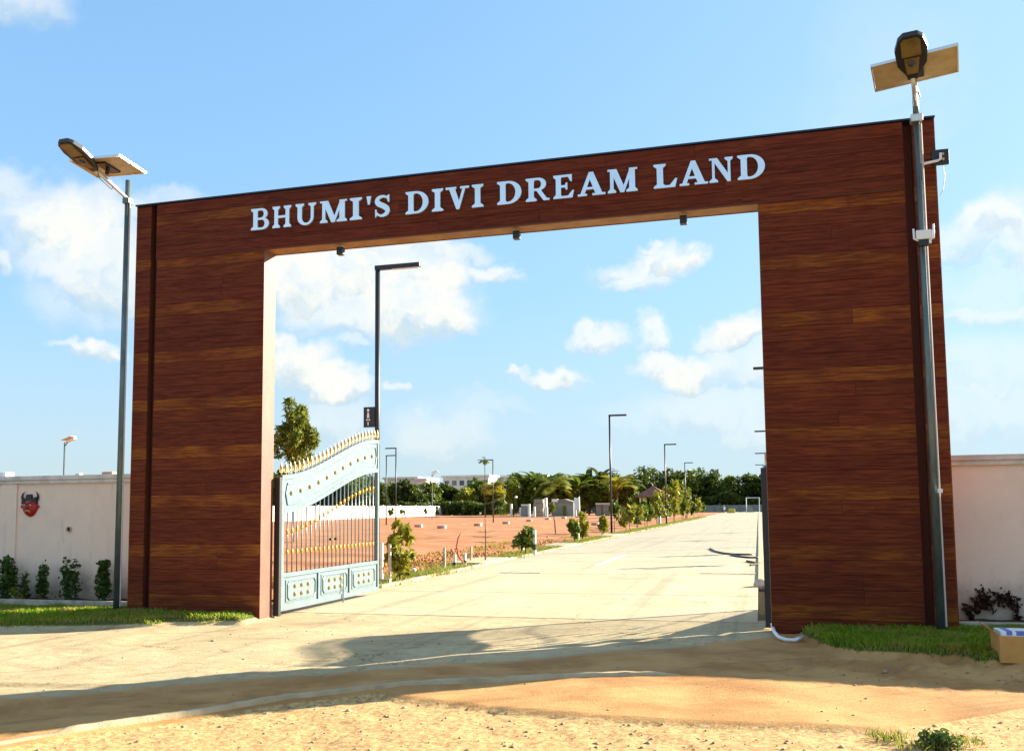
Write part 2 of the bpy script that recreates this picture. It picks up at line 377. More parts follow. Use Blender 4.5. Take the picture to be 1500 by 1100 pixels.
# ------------------------------------------------------------------ ground
def vnoise(x, y, sc, seed=0):
    x = x*sc+seed*17.3; y = y*sc+seed*9.1; xi = np.floor(x).astype(int); yi = np.floor(y).astype(int); fx = x-xi; fy = y-yi
    def h(a, b): v = np.sin(a*127.1+b*311.7+seed*13.7)*43758.5453; return v-np.floor(v)
    fx = fx*fx*(3-2*fx); fy = fy*fy*(3-2*fy)
    return (h(xi, yi)*(1-fx)+h(xi+1, yi)*fx)*(1-fy)+(h(xi, yi+1)*(1-fx)+h(xi+1, yi+1)*fx)*fy
def sstep(a, b, x): t = np.clip((x-a)/(b-a), 0, 1); return t*t*(3-2*t)
RIDGE = [G(a, b) for a, b in ((-260, 1150), (-60, 1099), (0, 1088), (130, 1067), (230, 1053), (300, 1043), (420, 1023), (600, 1004), (750, 995), (870, 990), (960, 988), (1000, 990))]
EDGE = [G(a, b) for a, b in ((560, 1016), (660, 1026), (760, 1038), (900, 1050), (1050, 1058), (1200, 1062), (1290, 1067), (1340, 1058), (1400, 1047), (1500, 1032), (1700, 1015))]
rx = np.array([q.x for q in RIDGE]); ry = np.array([q.y for q in RIDGE]); ex = np.array([q.x for q in EDGE]); ey = np.array([q.y for q in EDGE])
def lawnmask(x, y):
    wv = (vnoise(x, y, 3, 1)-.5)*.25
    l = sstep(-.06, .1, y-(-1.56+(x+.78)*.37)+wv)*sstep(2.22, 2.05, x)*sstep(.5, .3, y)
    yr = np.interp(x, [9.4, 9.55, 9.95, 11.2, 14], [.2, -.75, -1.45, -1.9, -2.2])
    r = sstep(-.06, .1, y-yr+wv)*sstep(9.3, 9.5, x+wv)*sstep(.45, .25, y)
    return np.clip(l+r, 0, 1)
def ground_h(x, y):
    lw = lawnmask(x, y)
    h = lw*.10+(vnoise(x, y, 1.1, 2)-.5)*.035*sstep(.2, -.8, y)
    w1 = (vnoise(x, y, .5, 11)-.5)*.3
    for off in (.55, .75, 1.9, 2.1, 2.75):   # shallow wheel ruts running along the concrete lip
        dd = y-np.interp(x, rx, ry)-off-w1; h = h-.016*np.exp(-(dd/.07)**2)*sstep(.3, -.2, y)+.009*np.exp(-((dd-.13)/.06)**2)*sstep(.3, -.2, y)
    lo_r = np.where(x < ex[0], sstep(.0, -.12, y-np.interp(x, rx, ry)+.0), 0)
    rg = sstep(.02, -.05, y-np.interp(x, ex, ey))*(x >= ex[0])+(x < ex[0])*sstep(-.1, -.2, y-np.interp(x, rx, ry))
    rg = np.clip(rg, 0, 1)
    h = h-.035*rg+rg*((vnoise(x, y, 9, 3)-.5)*.018+(vnoise(x, y, 21, 4)-.5)*.014)
    h += (vnoise(x, y, 6, 5)-.5)*.006
    br = np.clip(sstep(8.7, 9.6, x)*sstep(-1.2, -1.9, y)*sstep(-3.4, -2.6, y), 0, 1)   # churned dirt before the right lawn
    h += br*((vnoise(x, y, 8, 6)-.5)*.05+(vnoise(x, y, 18, 7)-.5)*.03)
    edge = sstep(-9.6, -9.0, y)*sstep(-7.6, -7.0, x)*sstep(17, 16.4, x)
    return h*edge-(1-edge)*.06, lw, rg, br
xs = np.arange(-7.6, 17.01, .05); ys = np.arange(-9.6, 1.31, .05)
X, Y = np.meshgrid(xs, ys); H, LW, RG, BR = ground_h(X, Y)
Hm = H
V = np.stack([X.ravel(), Y.ravel(), Hm.ravel()], 1); nx, ny = len(xs), len(ys)
I = np.arange(nx*ny).reshape(ny, nx); F = np.stack([I[:-1, :-1].ravel(), I[:-1, 1:].ravel(), I[1:, 1:].ravel(), I[1:, :-1].ravel()], 1)
me = npmesh('forecourt_ground', V, F, 'front'); me.shade_smooth()
ca = me.color_attributes.new('zones', 'FLOAT_COLOR', 'POINT')
lit_concz = sstep(9.7, 8.8, X)*sstep(-.6, .5, Y-(-5.35+.76*(X-2.66)))  # concrete bounded along the pillar's shadow edge, so sunlit ground is painted paler
cc = np.ones((nx*ny, 4), np.float32); cc[:, 0] = LW.ravel(); cc[:, 1] = lit_concz.ravel(); cc[:, 2] = np.maximum(RG, .0).ravel()
ca.data.foreach_set('color', cc.ravel())
struct('ground', me, 'sandy concrete forecourt in front of the arch')
MB().box(-2500, -2500, -.4, 2500, 2500, -.07).obj('terrain', 'earth')['kind'] = 'structure'
# red field
FX = np.concatenate([np.arange(-120, -20, 2.5), np.arange(-20, 1.01, .4)]); FY = np.concatenate([np.arange(1.6, 40, .5), np.arange(40, 236, 4.)])
X2, Y2 = np.meshgrid(FX, FY); Z2 = .0+((vnoise(X2, Y2, .9, 9)-.5)*.10+(vnoise(X2, Y2, 2.3, 8)-.5)*.08*(X2 > -20))*sstep(2, 8, Y2)*sstep(1.2, .2, X2)
Z2 += .12*sstep(-.7, -1.6, X2)*sstep(3, 9, Y2)*0-.0
V = np.stack([X2.ravel(), Y2.ravel(), Z2.ravel()], 1); a, b = len(FX), len(FY); I = np.arange(a*b).reshape(b, a)
F = np.stack([I[:-1, :-1].ravel(), I[:-1, 1:].ravel(), I[1:, 1:].ravel(), I[1:, :-1].ravel()], 1)
me = npmesh('red_field', V, F, 'red'); me.shade_smooth(); struct('field', me, 'bare red soil of the empty plots left of the road')
RX0, RX1, REND = 1.78, 8.97, 212.
V = []; F = []
MB().box(RX0, 1.0, -.1, RX1, REND, .006).obj('road', 'road')['kind'] = 'structure'
rd = bpy.data.objects['road']
jm = MB().box(RX0, -.007, 0, RX1, .007, .002).mesh('slab_joint', 'joint')
for k, yy in enumerate([4.6, 9.4, 14.2, 19., 23.8, 28.6, 33.4, 38.2, 43.]):
    o = link('slab_joint', jm, parent=rd, loc=(0, yy, .0065))
MB().box(-60, REND, -.1, 70, REND+6, .01).obj('cross_road', 'road')['kind'] = 'structure'
g = G(896, 820); MB().box(g.x-.06, g.y-2.6, .0065, g.x+.06, g.y+2.8, .0105).obj('lane_marking', 'paint')['kind'] = 'structure'
for nm, x0, x1, y0 in (('kerb', RX0-.16, RX0, 5.2), ('kerb', RX1, RX1+.14, 6.6)):
    o = empty('kerb', (x0, y0, 0), None, None); o['kind'] = 'structure'
    km = MB().box(0, 0, -.1, .15, 1.47, .045).mesh('kerb_block', 'kerbw', bevel=.012); kmd = MB().box(0, 0, -.1, .15, 3.97, .045).mesh('kerb_run', 'kerbw')
    y = 0
    while y < 36: link('kerb_block', km, parent=o, loc=(0, y, 0)); y += 1.5
    while y < REND-8-y0: link('kerb_block', kmd, parent=o, loc=(0, y, 0)); y += 4
# plot entry aprons between the verge strips
for k, (ya, yb) in enumerate(((12.4, 15.2), (23.2, 26.2), (35.5, 39.4))):
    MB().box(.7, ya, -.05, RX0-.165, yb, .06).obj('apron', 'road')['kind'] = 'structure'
# thin concrete lip across the forecourt
mb = MB(); n = len(RIDGE); pts = []
for i in range(n-1):
    for k in range(8):
        t = k/8; q = RIDGE[i].lerp(RIDGE[i+1], t); pts.append(q)
pts.append(RIDGE[-1]); vs = []; fs = []
for i, q in enumerate(pts):
    t = (pts[min(i+1, len(pts)-1)]-pts[max(i-1, 0)]).normalized(); nn = Vector((-t.y, t.x, 0))
    wob = (random.random()-.5)*.012; hh = .034+(random.random()-.5)*.008; f = 1 if i < len(pts)-12 else max(.05, (len(pts)-i)/12)
    gp = .35 if vnoise(np.array([q.x]), np.array([q.y]), 2.3, 5)[0] > .78 else 1
    zb = float(ground_h(np.array([q.x]), np.array([q.y]))[0][0])
    for dx, dz in ((-.04, -.07), (-.032+wob, hh*f*gp), (.012+wob, (hh+.004)*f*gp), (.035, -.05)):
        vs.append(q+nn*dx+Vector((0, 0, dz+max(zb, 0)*.5)))
for i in range(len(pts)-1):
    for k in range(3): a = i*4+k; fs.append((a, a+1, a+5, a+4))
MB().add(vs, fs).obj('concrete_lip', 'kerbw', smooth=True)['kind'] = 'structure'

# ------------------------------------------------------------------ the arch
AW, AH, AO, XL, XR, AD = 11.21, 6.19, 5.36, 2.18, 9.14, .30
arch = empty('gateway_arch', (AW/2, 0, 0), 'tall brown wood-clad entrance arch with pale serif lettering across its beam', 'arch')
def A(o): o.parent = arch; o.matrix_parent_inverse = Matrix.Translation((-AW/2, 0, 0)); return o
rows = 30; ph = AO/rows
core = MB()
G0, G1 = .25, .36; H0, H1 = 10.86, 10.965
for a, b in ((0.004, G0), (G1, XL-.012), (XR+.012, H0), (H1, AW-.004)): core.box(a, .0, -.1, b, AD, AO)
core.box(G0, .10, -.1, G1, AD, AH-.002).box(H0, .10, -.1, H1, AD, AH-.002)
core.box(.004, 0, AO+.001, G0-.001, AD, AH); core.box(G1+.001, 0, AO+.012, H0-.001, AD, AH); core.box(H1+.001, 0, AO+.001, AW-.004, AD, AH)
A(core.obj('core', 'core'))
unit = MB().box(-.5, -.5, -.5, .5, .5, .5).mesh('plank', 'wood')
def plank(x0, x1, z0, z1, y0, y1, row, gold=None):
    o = bpy.data.objects.new('plank', unit); COL.objects.link(o)
    o.parent = arch; o.location = ((x0+x1)/2-AW/2, (y0+y1)/2, (z0+z1)/2); o.scale = (x1-x0-.003, y1-y0, z1-z0-.005)
    gd = (1. if row % 4 == 1 else .12 if row % 4 else .3)*random.uniform(.75, 1) if gold is None else gold
    o.color = (gd, random.random(), 0, 1); return o
for r_ in range(rows):
    z0, z1 = r_*ph, (r_+1)*ph
    for (a, b) in ((G1, XL), (XR, H0)):
        cut = a+(b-a)*random.choice([0, 0, 0, 0, .5, .62])
        if cut > a: plank(a, cut, z0, z1, -.02, 0, r_); plank(cut, b, z0, z1, -.02, 0, r_)
        else: plank(a, b, z0, z1, -.02, 0, r_)
    plank(0, G0, z0, z1, -.022, 0, r_); plank(H1, AW, z0, z1, -.022, 0, r_)
br = 5; bh = (AH-AO-.01)/br
for r_ in range(br):
    z0 = AO+r_*bh
    cuts = [G1]+sorted(G1+(H0-G1)*min(max((k+random.uniform(-.3, .3))/5, .05), .95) for k in range(1, 5))+[H0]
    for a, b in zip(cuts[:-1], cuts[1:]): plank(a, b, z0, z0+bh, -.045, 0, r_, gold=(.9 if r_ == 3 else .15)*random.uniform(.3, 1) if a < 3 else random.uniform(0, .25))
    plank(0, G0, z0, z0+bh, -.022, 0, r_, gold=.2); plank(H1, AW, z0, z0+bh, -.022, 0, r_, gold=.2)
A(MB().box(G1, -.0445, AO-.022, H0, -.0005, AO-.001).obj('drip_edge', 'core'))
A(MB().box(XL-.011, -.018, 0, XL, AD+.01, AO-.012).obj('reveal_panel', 'peach')); A(MB().box(XR, -.018, 0, XR+.011, AD+.01, AO-.012).obj('reveal_panel', 'peach'))
A(MB().box(XL-.012, -.017, AO-.0115, XR+.012, AD+.01, AO+.011).obj('soffit_panel', 'soffit'))
A(MB().box(-.015, -.06, AH+.001, AW+.015, AD+.02, AH+.022).obj('roof_flashing', 'flash'))
A(MB().box(-.012, -.02, 0, .003, AD, AH).obj('end_cladding', 'wood')); A(MB().box(AW-.003, -.02, 0, AW+.012, AD, AH).obj('end_cladding', 'wood'))
A(MB().box(0.002, AD+.0005, 0, XL-.012, AD+.02, AO-.02).box(XR+.012, AD+.0005, 0, AW-.002, AD+.02, AO-.02).box(0.002, AD+.0105, AO-.0195, AW-.002, AD+.022, AH).obj('rear_cladding', 'wood'))

# lettering: each glyph a union of strokes in a unit box
def arcb(cx, cy, ro, r1, ci=None, ri=None, a0=-90, a1=90, n=14):
    ci = ci or (cx, cy); o = [(cx+ro*math.cos(R(a0+(a1-a0)*k/n)), cy+r1*math.sin(R(a0+(a1-a0)*k/n))) for k in range(n+1)]
    i = [(ci[0]+ri[0]*math.cos(R(a0+(a1-a0)*k/n)), ci[1]+ri[1]*math.sin(R(a0+(a1-a0)*k/n))) for k in range(n, -1, -1)]
    return o+i
def rc(a, b, c, d): return [(a, b), (c, b), (c, d), (a, d)]
SF = .10
def serif(xa, xb, y, sx0, sx1, up=True):   # bracketed slab serif between xa..xb, stem sx0..sx1
    s = 1 if up else -1
    return [(xa, y), (xb, y), (xb, y+s*SF*.75), (sx1, y+s*SF*1.7), (sx0, y+s*SF*1.7), (xa, y+s*SF*.75)]
def sstroke():
    pts = [(.84, .80), (.68, .915), (.48, .94), (.28, .87), (.20, .74), (.27, .62), (.46, .54), (.66, .45), (.80, .32), (.75, .155), (.55, .06), (.34, .075), (.17, .2)]
    wd = [.05, .05, .06, .09, .12, .13, .125, .13, .13, .10, .065, .05, .05]
    P = [Vector(q) for q in pts]; L = []; Rr = []
    for _ in range(2):
        NP = []; NW = []
        for i in range(len(P)-1): NP += [P[i]*.75+P[i+1]*.25, P[i]*.25+P[i+1]*.75]; NW += [wd[i]*.75+wd[i+1]*.25, wd[i]*.25+wd[i+1]*.75]
        P = [P[0]]+NP+[P[-1]]; wd = [wd[0]]+NW+[wd[-1]]
    for i, q in enumerate(P):
        t = (P[min(i+1, len(P)-1)]-P[max(0, i-1)]).normalized(); nn = Vector((-t.y, t.x)); L.append(tuple(q+nn*wd[i])); Rr.append(tuple(q-nn*wd[i]))
    return [L+Rr[::-1]]
GL = {
 'B': [rc(.12, 0, .36, 1), serif(0, .4, 0, .12, .36), serif(0, .4, 1, .12, .36, False), rc(.34, 0, .6, .1), rc(.34, .9, .56, 1), rc(.34, .46, .6, .56), arcb(.56, .735, .34, .265, None, (.13, .165)), arcb(.58, .28, .40, .28, None, (.16, .18))],
 'D': [rc(.12, 0, .35, 1), serif(0, .4, 0, .12, .35), serif(0, .4, 1, .12, .35, False), rc(.34, 0, .46, .1), rc(.34, .9, .46, 1), arcb(.45, .5, .55, .5, None, (.30, .40))],
 'R': [rc(.12, 0, .35, 1), serif(0, .47, 0, .12, .35), serif(0, .4, 1, .12, .35, False), rc(.34, .9, .52, 1), rc(.34, .44, .54, .54), arcb(.52, .72, .36, .28, None, (.14, .18)), [(.42, .5), (.64, .48), (.9, .1), (1.02, .08), (1.02, 0), (.76, 0)]],
 'H': [rc(.1, 0, .3, 1), rc(.7, 0, .9, 1), serif(0, .4, 0, .1, .3), serif(0, .4, 1, .1, .3, False), serif(.6, 1, 0, .7, .9), serif(.6, 1, 1, .7, .9, False), rc(.28, .45, .72, .56)],
 'U': [rc(.1, .33, .32, 1), rc(.76, .33, .9, 1), serif(0, .42, 1, .1, .32, False), serif(.64, 1.02, 1, .76, .9, False), arcb(.5, .36, .4, .37, (.54, .36), (.22, .26), 180, 360)],
 'M': [rc(.08, 0, .2, 1), rc(.72, 0, .92, 1), serif(0, .28, 0, .08, .2), serif(.62, 1, 0, .72, .92), rc(0, .92, .2, 1), rc(.8, .92, 1, 1), [(.08, 1), (.3, 1), (.58, .16), (.47, 0), (.42, 0)], [(.75, 1), (.86, 1), (.55, 0), (.45, 0)]],
 'I': [rc(.26, 0, .74, 1), serif(0, 1, 0, .26, .74), serif(0, 1, 1, .26, .74, False)],
 "'": [[(.1, 1), (.9, 1), (.65, .62), (.35, .62)]],
 'S': sstroke()+[[(.76, .96), (.88, 1), (.88, .66), (.80, .66), (.76, .8)], [(.12, 0), (.2, .05), (.22, .2), (.19, .36), (.11, .36)]],
 'V': [[(.12, 1), (.38, 1), (.62, .22), (.56, 0), (.46, 0)], [(.74, 1), (.87, 1), (.58, 0), (.48, 0)], rc(0, .9, .46, 1), rc(.62, .9, 1, 1)],
 'E': [rc(.12, 0, .37, 1), serif(0, .4, 0, .12, .37), serif(0, .4, 1, .12, .37, False), rc(.34, 0, .9, .1), rc(.34, .9, .88, 1), rc(.34, .46, .66, .56), [(.9, 1), (.9, .7), (.83, .7), (.7, .92), (.7, 1)], [(.68, 0), (.92, 0), (1, .32), (.92, .32), (.7, .09)], [(.6, .36), (.68, .36), (.68, .66), (.6, .66), (.54, .51)]],
 'A': [[(.42, 1), (.58, 1), (.92, .05), (.66, .05), (.44, .72), (.2, .05), (.08, .05)], rc(.24, .26, .74, .36), rc(0, 0, .34, .09), rc(.54, 0, 1.02, .09), [(.13, .07), (.25, .07), (.52, .9), (.43, .98)]],
 'L': [rc(.14, 0, .42, 1), serif(0, .54, 0, .14, .42), serif(0, .54, 1, .14, .42, False), rc(.4, 0, .9, .1), [(.66, 0), (.94, 0), (1.04, .36), (.95, .36), (.7, .09)]],
 'N': [rc(.12, 0, .23, 1), rc(.78, 0, .89, 1), serif(0, .36, 0, .12, .23), serif(.66, 1, 1, .78, .89, False), rc(0, .92, .2, 1), [(.08, 1), (.34, 1), (.89, .18), (.89, 0), (.76, 0), (.2, .84)]],
}
def glyph(ch, wd, ht, dp):
    vs = []; fs = []
    for k, pl in enumerate(GL[ch]):
        # tiny offset avoids exactly coincident edges
        e = 1e-4*((k*37) % 11)
        # force CCW
        ar = sum(pl[i][0]*pl[(i+1) % len(pl)][1]-pl[(i+1) % len(pl)][0]*pl[i][1] for i in range(len(pl)))
        if ar < 0: pl = pl[::-1]
        b = len(vs); vs += [Vector((x+e, y)) for x, y in pl]; fs.append(list(range(b, b+len(pl))))
    v2, e2, f2, ov, oe, of = delaunay_2d_cdt(vs, [], fs, 0, 1e-5)
    tris = [f for f, o in zip(f2, of) if len(o)]
    mb = MB(); n = len(v2)
    mb.v = [(v.x*wd, 0, v.y*ht) for v in v2]+[(v.x*wd, dp, v.y*ht) for v in v2]
    cnt = {}
    for t in tris:
        mb.f.append(tuple(t)); mb.f.append(tuple(i+n for i in reversed(t)))
        for i in range(len(t)):
            a, b = t[i], t[(i+1) % len(t)]; cnt.setdefault((min(a, b), max(a, b)), []).append((a, b))
    for k_, l in cnt.items():
        if len(l) == 1: a, b = l[0]; mb.f.append((b, a, a+n, b+n))
    return mb.mesh('letter', 'letter')
LET = [('B', 1.99, 2.29), ('H', 2.34, 2.64), ('U', 2.71, 3.03), ('M', 3.10, 3.52), ('I', 3.565, 3.75), ("'", 3.81, 3.90), ('S', 3.92, 4.20),
 ('D', 4.41, 4.75), ('I', 4.80, 4.965), ('V', 5.00, 5.34), ('I', 5.38, 5.545), ('D', 5.74, 6.08), ('R', 6.14, 6.46), ('E', 6.52, 6.80), ('A', 6.85, 7.21), ('M', 7.25, 7.64),
 ('L', 7.85, 8.14), ('A', 8.18, 8.53), ('N', 8.555, 8.85), ('D', 8.905, 9.24)]
for ch, a, b in LET:
    me = glyph(ch, b-a, .318, .035); 
    z = 5.625+(a-2)*.003
    o = link('letter', me, parent=arch, loc=(a-AW/2, -.082, z))

# small black spot fittings under the beam
sp = None
for k, (x, lb) in enumerate(((3.32, 'small black spot fitting under the beam below the letters MI'), (5.95, 'small black spot fitting under the middle of the beam below the second letter D'), (8.2, 'small black spot fitting under the beam below the letters of the last word'))):
    if sp is None:
        sp = empty('spotlight', (x, .14, AO-.012), lb, 'spotlight', 'black fittings under the arch beam')
        MB().box(-.035, -.035, -.03, .035, .035, 0).obj('bracket', 'alu', sp); MB().box(-.045, -.05, -.14, .045, .05, -.03).obj('housing', 'black', sp, bevel=.008)
    else:
        o = copy_tree(sp); o.location = (x, .14, AO-.012); o['label'] = lb
tag(MB().lathe([(.02, 0), (.03, .015), (.02, .045), (0, .06)], n=8).obj('cap_knob', 'white', loc=(.3, .1, AH+.022)), 'tiny white knob on top of the arch above the left groove', 'knob')

# ------------------------------------------------------------------ boundary walls
WY, WH = .75, 2.02
def bwall(x0, x1, lab, pil, stains=None):
    o = empty('boundary_wall', ((x0+x1)/2, WY, 0), lab, 'wall')
    def P(q): q.parent = o; q.matrix_parent_inverse = Matrix.Translation((-(x0+x1)/2, -WY, 0)); return q
    P(MB().box(x0, WY, -.1, x1, WY+.2, WH).obj('wall_panel', 'wall'))
    for a, b in pil: P(MB().box(a, WY-.025, -.1, b, WY-.0005, WH-.001).obj('pilaster', 'wall'))
    P(MB().box(x0, WY-.045, WH+.0005, x1, WY+.245, WH+.06).box(x0, WY-.07, WH+.061, x1, WY+.27, WH+.13).obj('coping', 'coping', bevel=.006))
    return o
lw = bwall(-13, -.005, 'pink plastered boundary wall left of the arch with a flat coping', ((-3.1, -2.78), (-7, -6.7), (-.17, -.01)))
rw = bwall(AW+.015, 19, 'pink plastered boundary wall right of the arch with stains at its foot', ((15.2, 15.5),))
# pipe hole in the left wall
pc = AY(102, 775, WY)
ph_ = MB(); ph_.lathe([(.048, -.05), (.052, -.05), (.052, .0)], (0, 0, 0), 12, 'y'); ph_.lathe([(.0, -.012), (.047, -.012)], (0, 0, 0), 12, 'y')
o = empty('drain_outlet', (pc.x, WY, pc.z), 'small round pipe outlet in the left wall below and right of the red mask', 'pipe')
MB().lathe([(.034, -.03), (.045, -.03), (.045, .0)], (0, 0, 0), 14, 'y').obj('pipe_ring', 'kerb', o); MB().lathe([(0, -.004), (.034, -.004)], (0, 0, 0), 14, 'y').obj('pipe_opening', 'black', o)
# things on the coping
q = AY(8, 690, .85); tag(MB().box(-.22, -.09, 0, .10, .09, .075).obj('coping_block', 'white', bevel=.01, loc=(q.x, .85, WH+.13)), 'white block on the left wall coping at the picture edge', 'block')
q = AY(160, 689, .85); tag(MB().box(-.1, -.05, 0, .1, .05, .045).obj('brick_piece', 'brick', loc=(q.x, .85, WH+.13), bevel=.005), 'loose pinkish brick lying on the left wall coping', 'brick')
q = AY(116, 691, .85); tag(MB().box(-.04, -.04, 0, .04, .04, .03).obj('brick_piece', 'coping', loc=(q.x, .85, WH+.13), bevel=.005), 'small pale plaster lump on the left wall coping', 'lump')

# red folk mask with horns (charm against the evil eye)
mc = AY(45, 741, WY)
mask = empty('wall_mask', (mc.x, WY, mc.z), 'red scowling face mask with black horns hung on the left wall', 'mask')
f = []
for i in range(9):
    for j in range(16):
        a = 2*math.pi*j/16; r_ = i/8
        wx = .155*(1-.12*max(0, -math.sin(a))) ; wz = .165 if math.sin(a) < 0 else .13
        f.append((r_*math.cos(a)*wx, -.075*(1-r_*r_)**.5-.012+(.012 if i < 8 else .01), r_*math.sin(a)*wz-.015))
fs = [(i*16+j, i*16+(j+1) % 16, (i+1)*16+(j+1) % 16, (i+1)*16+j) for i in range(8) for j in range(16)]
MB().add(f, fs).obj('face', 'devilred', mask, smooth=True)
MB().prism([(-.15, .03), (-.09, .085), (0, .07), (.1, .085), (.15, .03), (.14, .15), (.05, .118), (.035, .19), (-.055, .19), (-.075, .12), (-.145, .14)], 'y', -.045, -.005).obj('hair_cap', 'devilblack', mask, bevel=.003)
for s_ in (1, -1): MB().tube([(s_*.145, -.02, .10), (s_*.158, -.02, .15), (s_*.145, -.02, .20), (s_*.105, -.02, .235)], [.02, .017, .011, .003], 8).obj('horn', 'devilblack', mask, smooth=True)
for s_ in (1, -1):
    e = MB().lathe([(0, -.012), (.02, -.006), (.024, 0)], (s_*.058, -.078, .012), 10, 'y').obj('eye', 'cream', mask, smooth=True)
    MB().lathe([(0, -.006), (.009, -.003), (.01, 0)], (s_*.055, -.09, .008), 8, 'y').obj('pupil', 'devilblack', e)
    MB().tube([(s_*.095, -.068, .055), (s_*.06, -.086, .058), (s_*.018, -.088, .03)], .008, 6).obj('eyebrow', 'devilblack', mask)
MB().lathe([(0, -.05), (.018, -.04), (.028, -.01), (.022, .02)], (0, -.078, -.028), 10, 'y').obj('nose', 'devilred', mask, smooth=True)
MB().tube([(-.05, -.066, -.10), (-.025, -.078, -.075), (.0, -.082, -.072), (.03, -.078, -.078), (.052, -.064, -.105)], .011, 6).obj('mouth', 'cream', mask, smooth=True)
for s_ in (1, -1): MB().lathe([(0, -.03), (.02, -.02), (.028, .0)], (s_*.155, -.012, -.01), 8, 'y').obj('ear', 'devilred', mask, smooth=True)

# planter kerbs, soil
def blob_sheet(name, x0, x1, y0, y1, z, m):
    xs = np.arange(x0, x1+.01, .08); ys = np.linspace(y0, y1, 7); X, Y = np.meshgrid(xs, ys)
    Z = z+(vnoise(X, Y, 5, 3)-.5)*.05; I = np.arange(X.size).reshape(X.shape)
    F = np.stack([I[:-1, :-1].ravel(), I[:-1, 1:].ravel(), I[1:, 1:].ravel(), I[1:, :-1].ravel()], 1)
    return npmesh(name, np.stack([X.ravel(), Y.ravel(), Z.ravel()], 1), F, m)
struct('planting_bed', blob_sheet('planting_bed', -8, -.02, .27, WY-.001, .17, 'soil'), 'dark soil bed along the left wall')
struct('planting_bed', blob_sheet('planting_bed', AW+.02, 17, .30, WY-.001, .13, 'soil'), 'dark soil bed along the right wall')
kb = MB().box(-8, .2, -.1, .08, .28, .20).mesh('planter_kerb', 'kerb', bevel=.012)
for v in kb.vertices: v.co.z += (vnoise(np.array([v.co.x]), np.array([0.]), 1.5, 2)[0]-.5)*.02
tag(link('planter_kerb', kb), 'low concrete kerb edging the planting bed before the left wall', 'kerb')
tag(MB().box(AW+.0, .2, -.1, 17, .30, .165).obj('planter_kerb', 'kerb', bevel=.014), 'low concrete kerb edging the bed before the right wall', 'kerb')

# ------------------------------------------------------------------ foliage helpers
def leafquads(P, size, rng, elong=1.5, up=0.):
    n = len(P); nn = rng.normal(size=(n, 3)); nn[:, 2] += up; nn /= np.linalg.norm(nn, axis=1)[:, None]
    t = np.cross(nn, rng.normal(size=(n, 3))); t /= np.linalg.norm(t, axis=1)[:, None]; b = np.cross(nn, t)
    s = size*rng.uniform(.6, 1.3, n)[:, None]
    V = np.stack([P-t*s*elong*.5, P+b*s*.36-t*s*.05, P+t*s*elong*.5, P-b*s*.36-t*s*.05], 1).reshape(-1, 3)
    return V, np.arange(n*4).reshape(n, 4)
def crown(name, c, rx, ry, rz, n, leaf, m, rng, clumps=12, tight=.34, parent=None, elong=1.5, bottom=.55):
    C = []
    while len(C) < clumps:
        v = rng.normal(size=3); v /= np.linalg.norm(v); v *= rng.uniform(.35, .95)
        if v[2] < -bottom: continue
        C.append(v)
    C = np.array(C); k = rng.integers(0, clumps, n); d = rng.normal(size=(n, 3)); d /= np.linalg.norm(d, axis=1)[:, None]
    rr = rng.uniform(.55, 1.05, n)[:, None]*tight*rng.uniform(.7, 1.2, clumps)[k][:, None]
    P = (C[k]+d*rr)*np.array([rx, ry, rz])+np.array(c)
    V, F = leafquads(P, leaf, rng, elong)
    return link(name, npmesh(name, V, F, m), parent=parent)
def tree(label, x, y, h, rx, rz, m, n=1400, leaf=.35, group=None, tr=.14, name='broadleaf_tree', clumps=14, ch=None, cat='tree', base=0, seed=None, lean=0, elong=1.5, tight=.34):
    rng = np.random.default_rng(seed if seed is not None else int(abs(x*31+y*17)*10) % 99991)
    t = empty(name, (x, y, base), label, cat, group)
    cz = h-rz; mb = MB(); top = Vector((lean, 0, cz+rz*.35))
    mb.tube([(0, 0, -.15), (lean*.3, .02, cz*.4), (lean*.7, -.02, cz*.8), top], [tr, tr*.8, tr*.6, tr*.2], 7)
    for k in range(5):
        a = rng.uniform(0, 6.28); r_ = rx*rng.uniform(.4, .75); z0 = max(.1, cz*rng.uniform(.65, .95))
        mb.tube([(lean*.6, 0, z0), (lean+math.cos(a)*r_*.5, math.sin(a)*r_*.5, z0+(cz-z0)*.5+rz*.15), (lean+math.cos(a)*r_, math.sin(a)*r_, cz+rz*rng.uniform(-.1, .5))], [tr*.5, tr*.32, tr*.1], 5)
    mb.obj('trunk', 'bark', t, smooth=True)
    crown('crown', (lean, 0, cz), rx, rx, rz, n, leaf, m, rng, clumps, tight, t, elong)
    return t
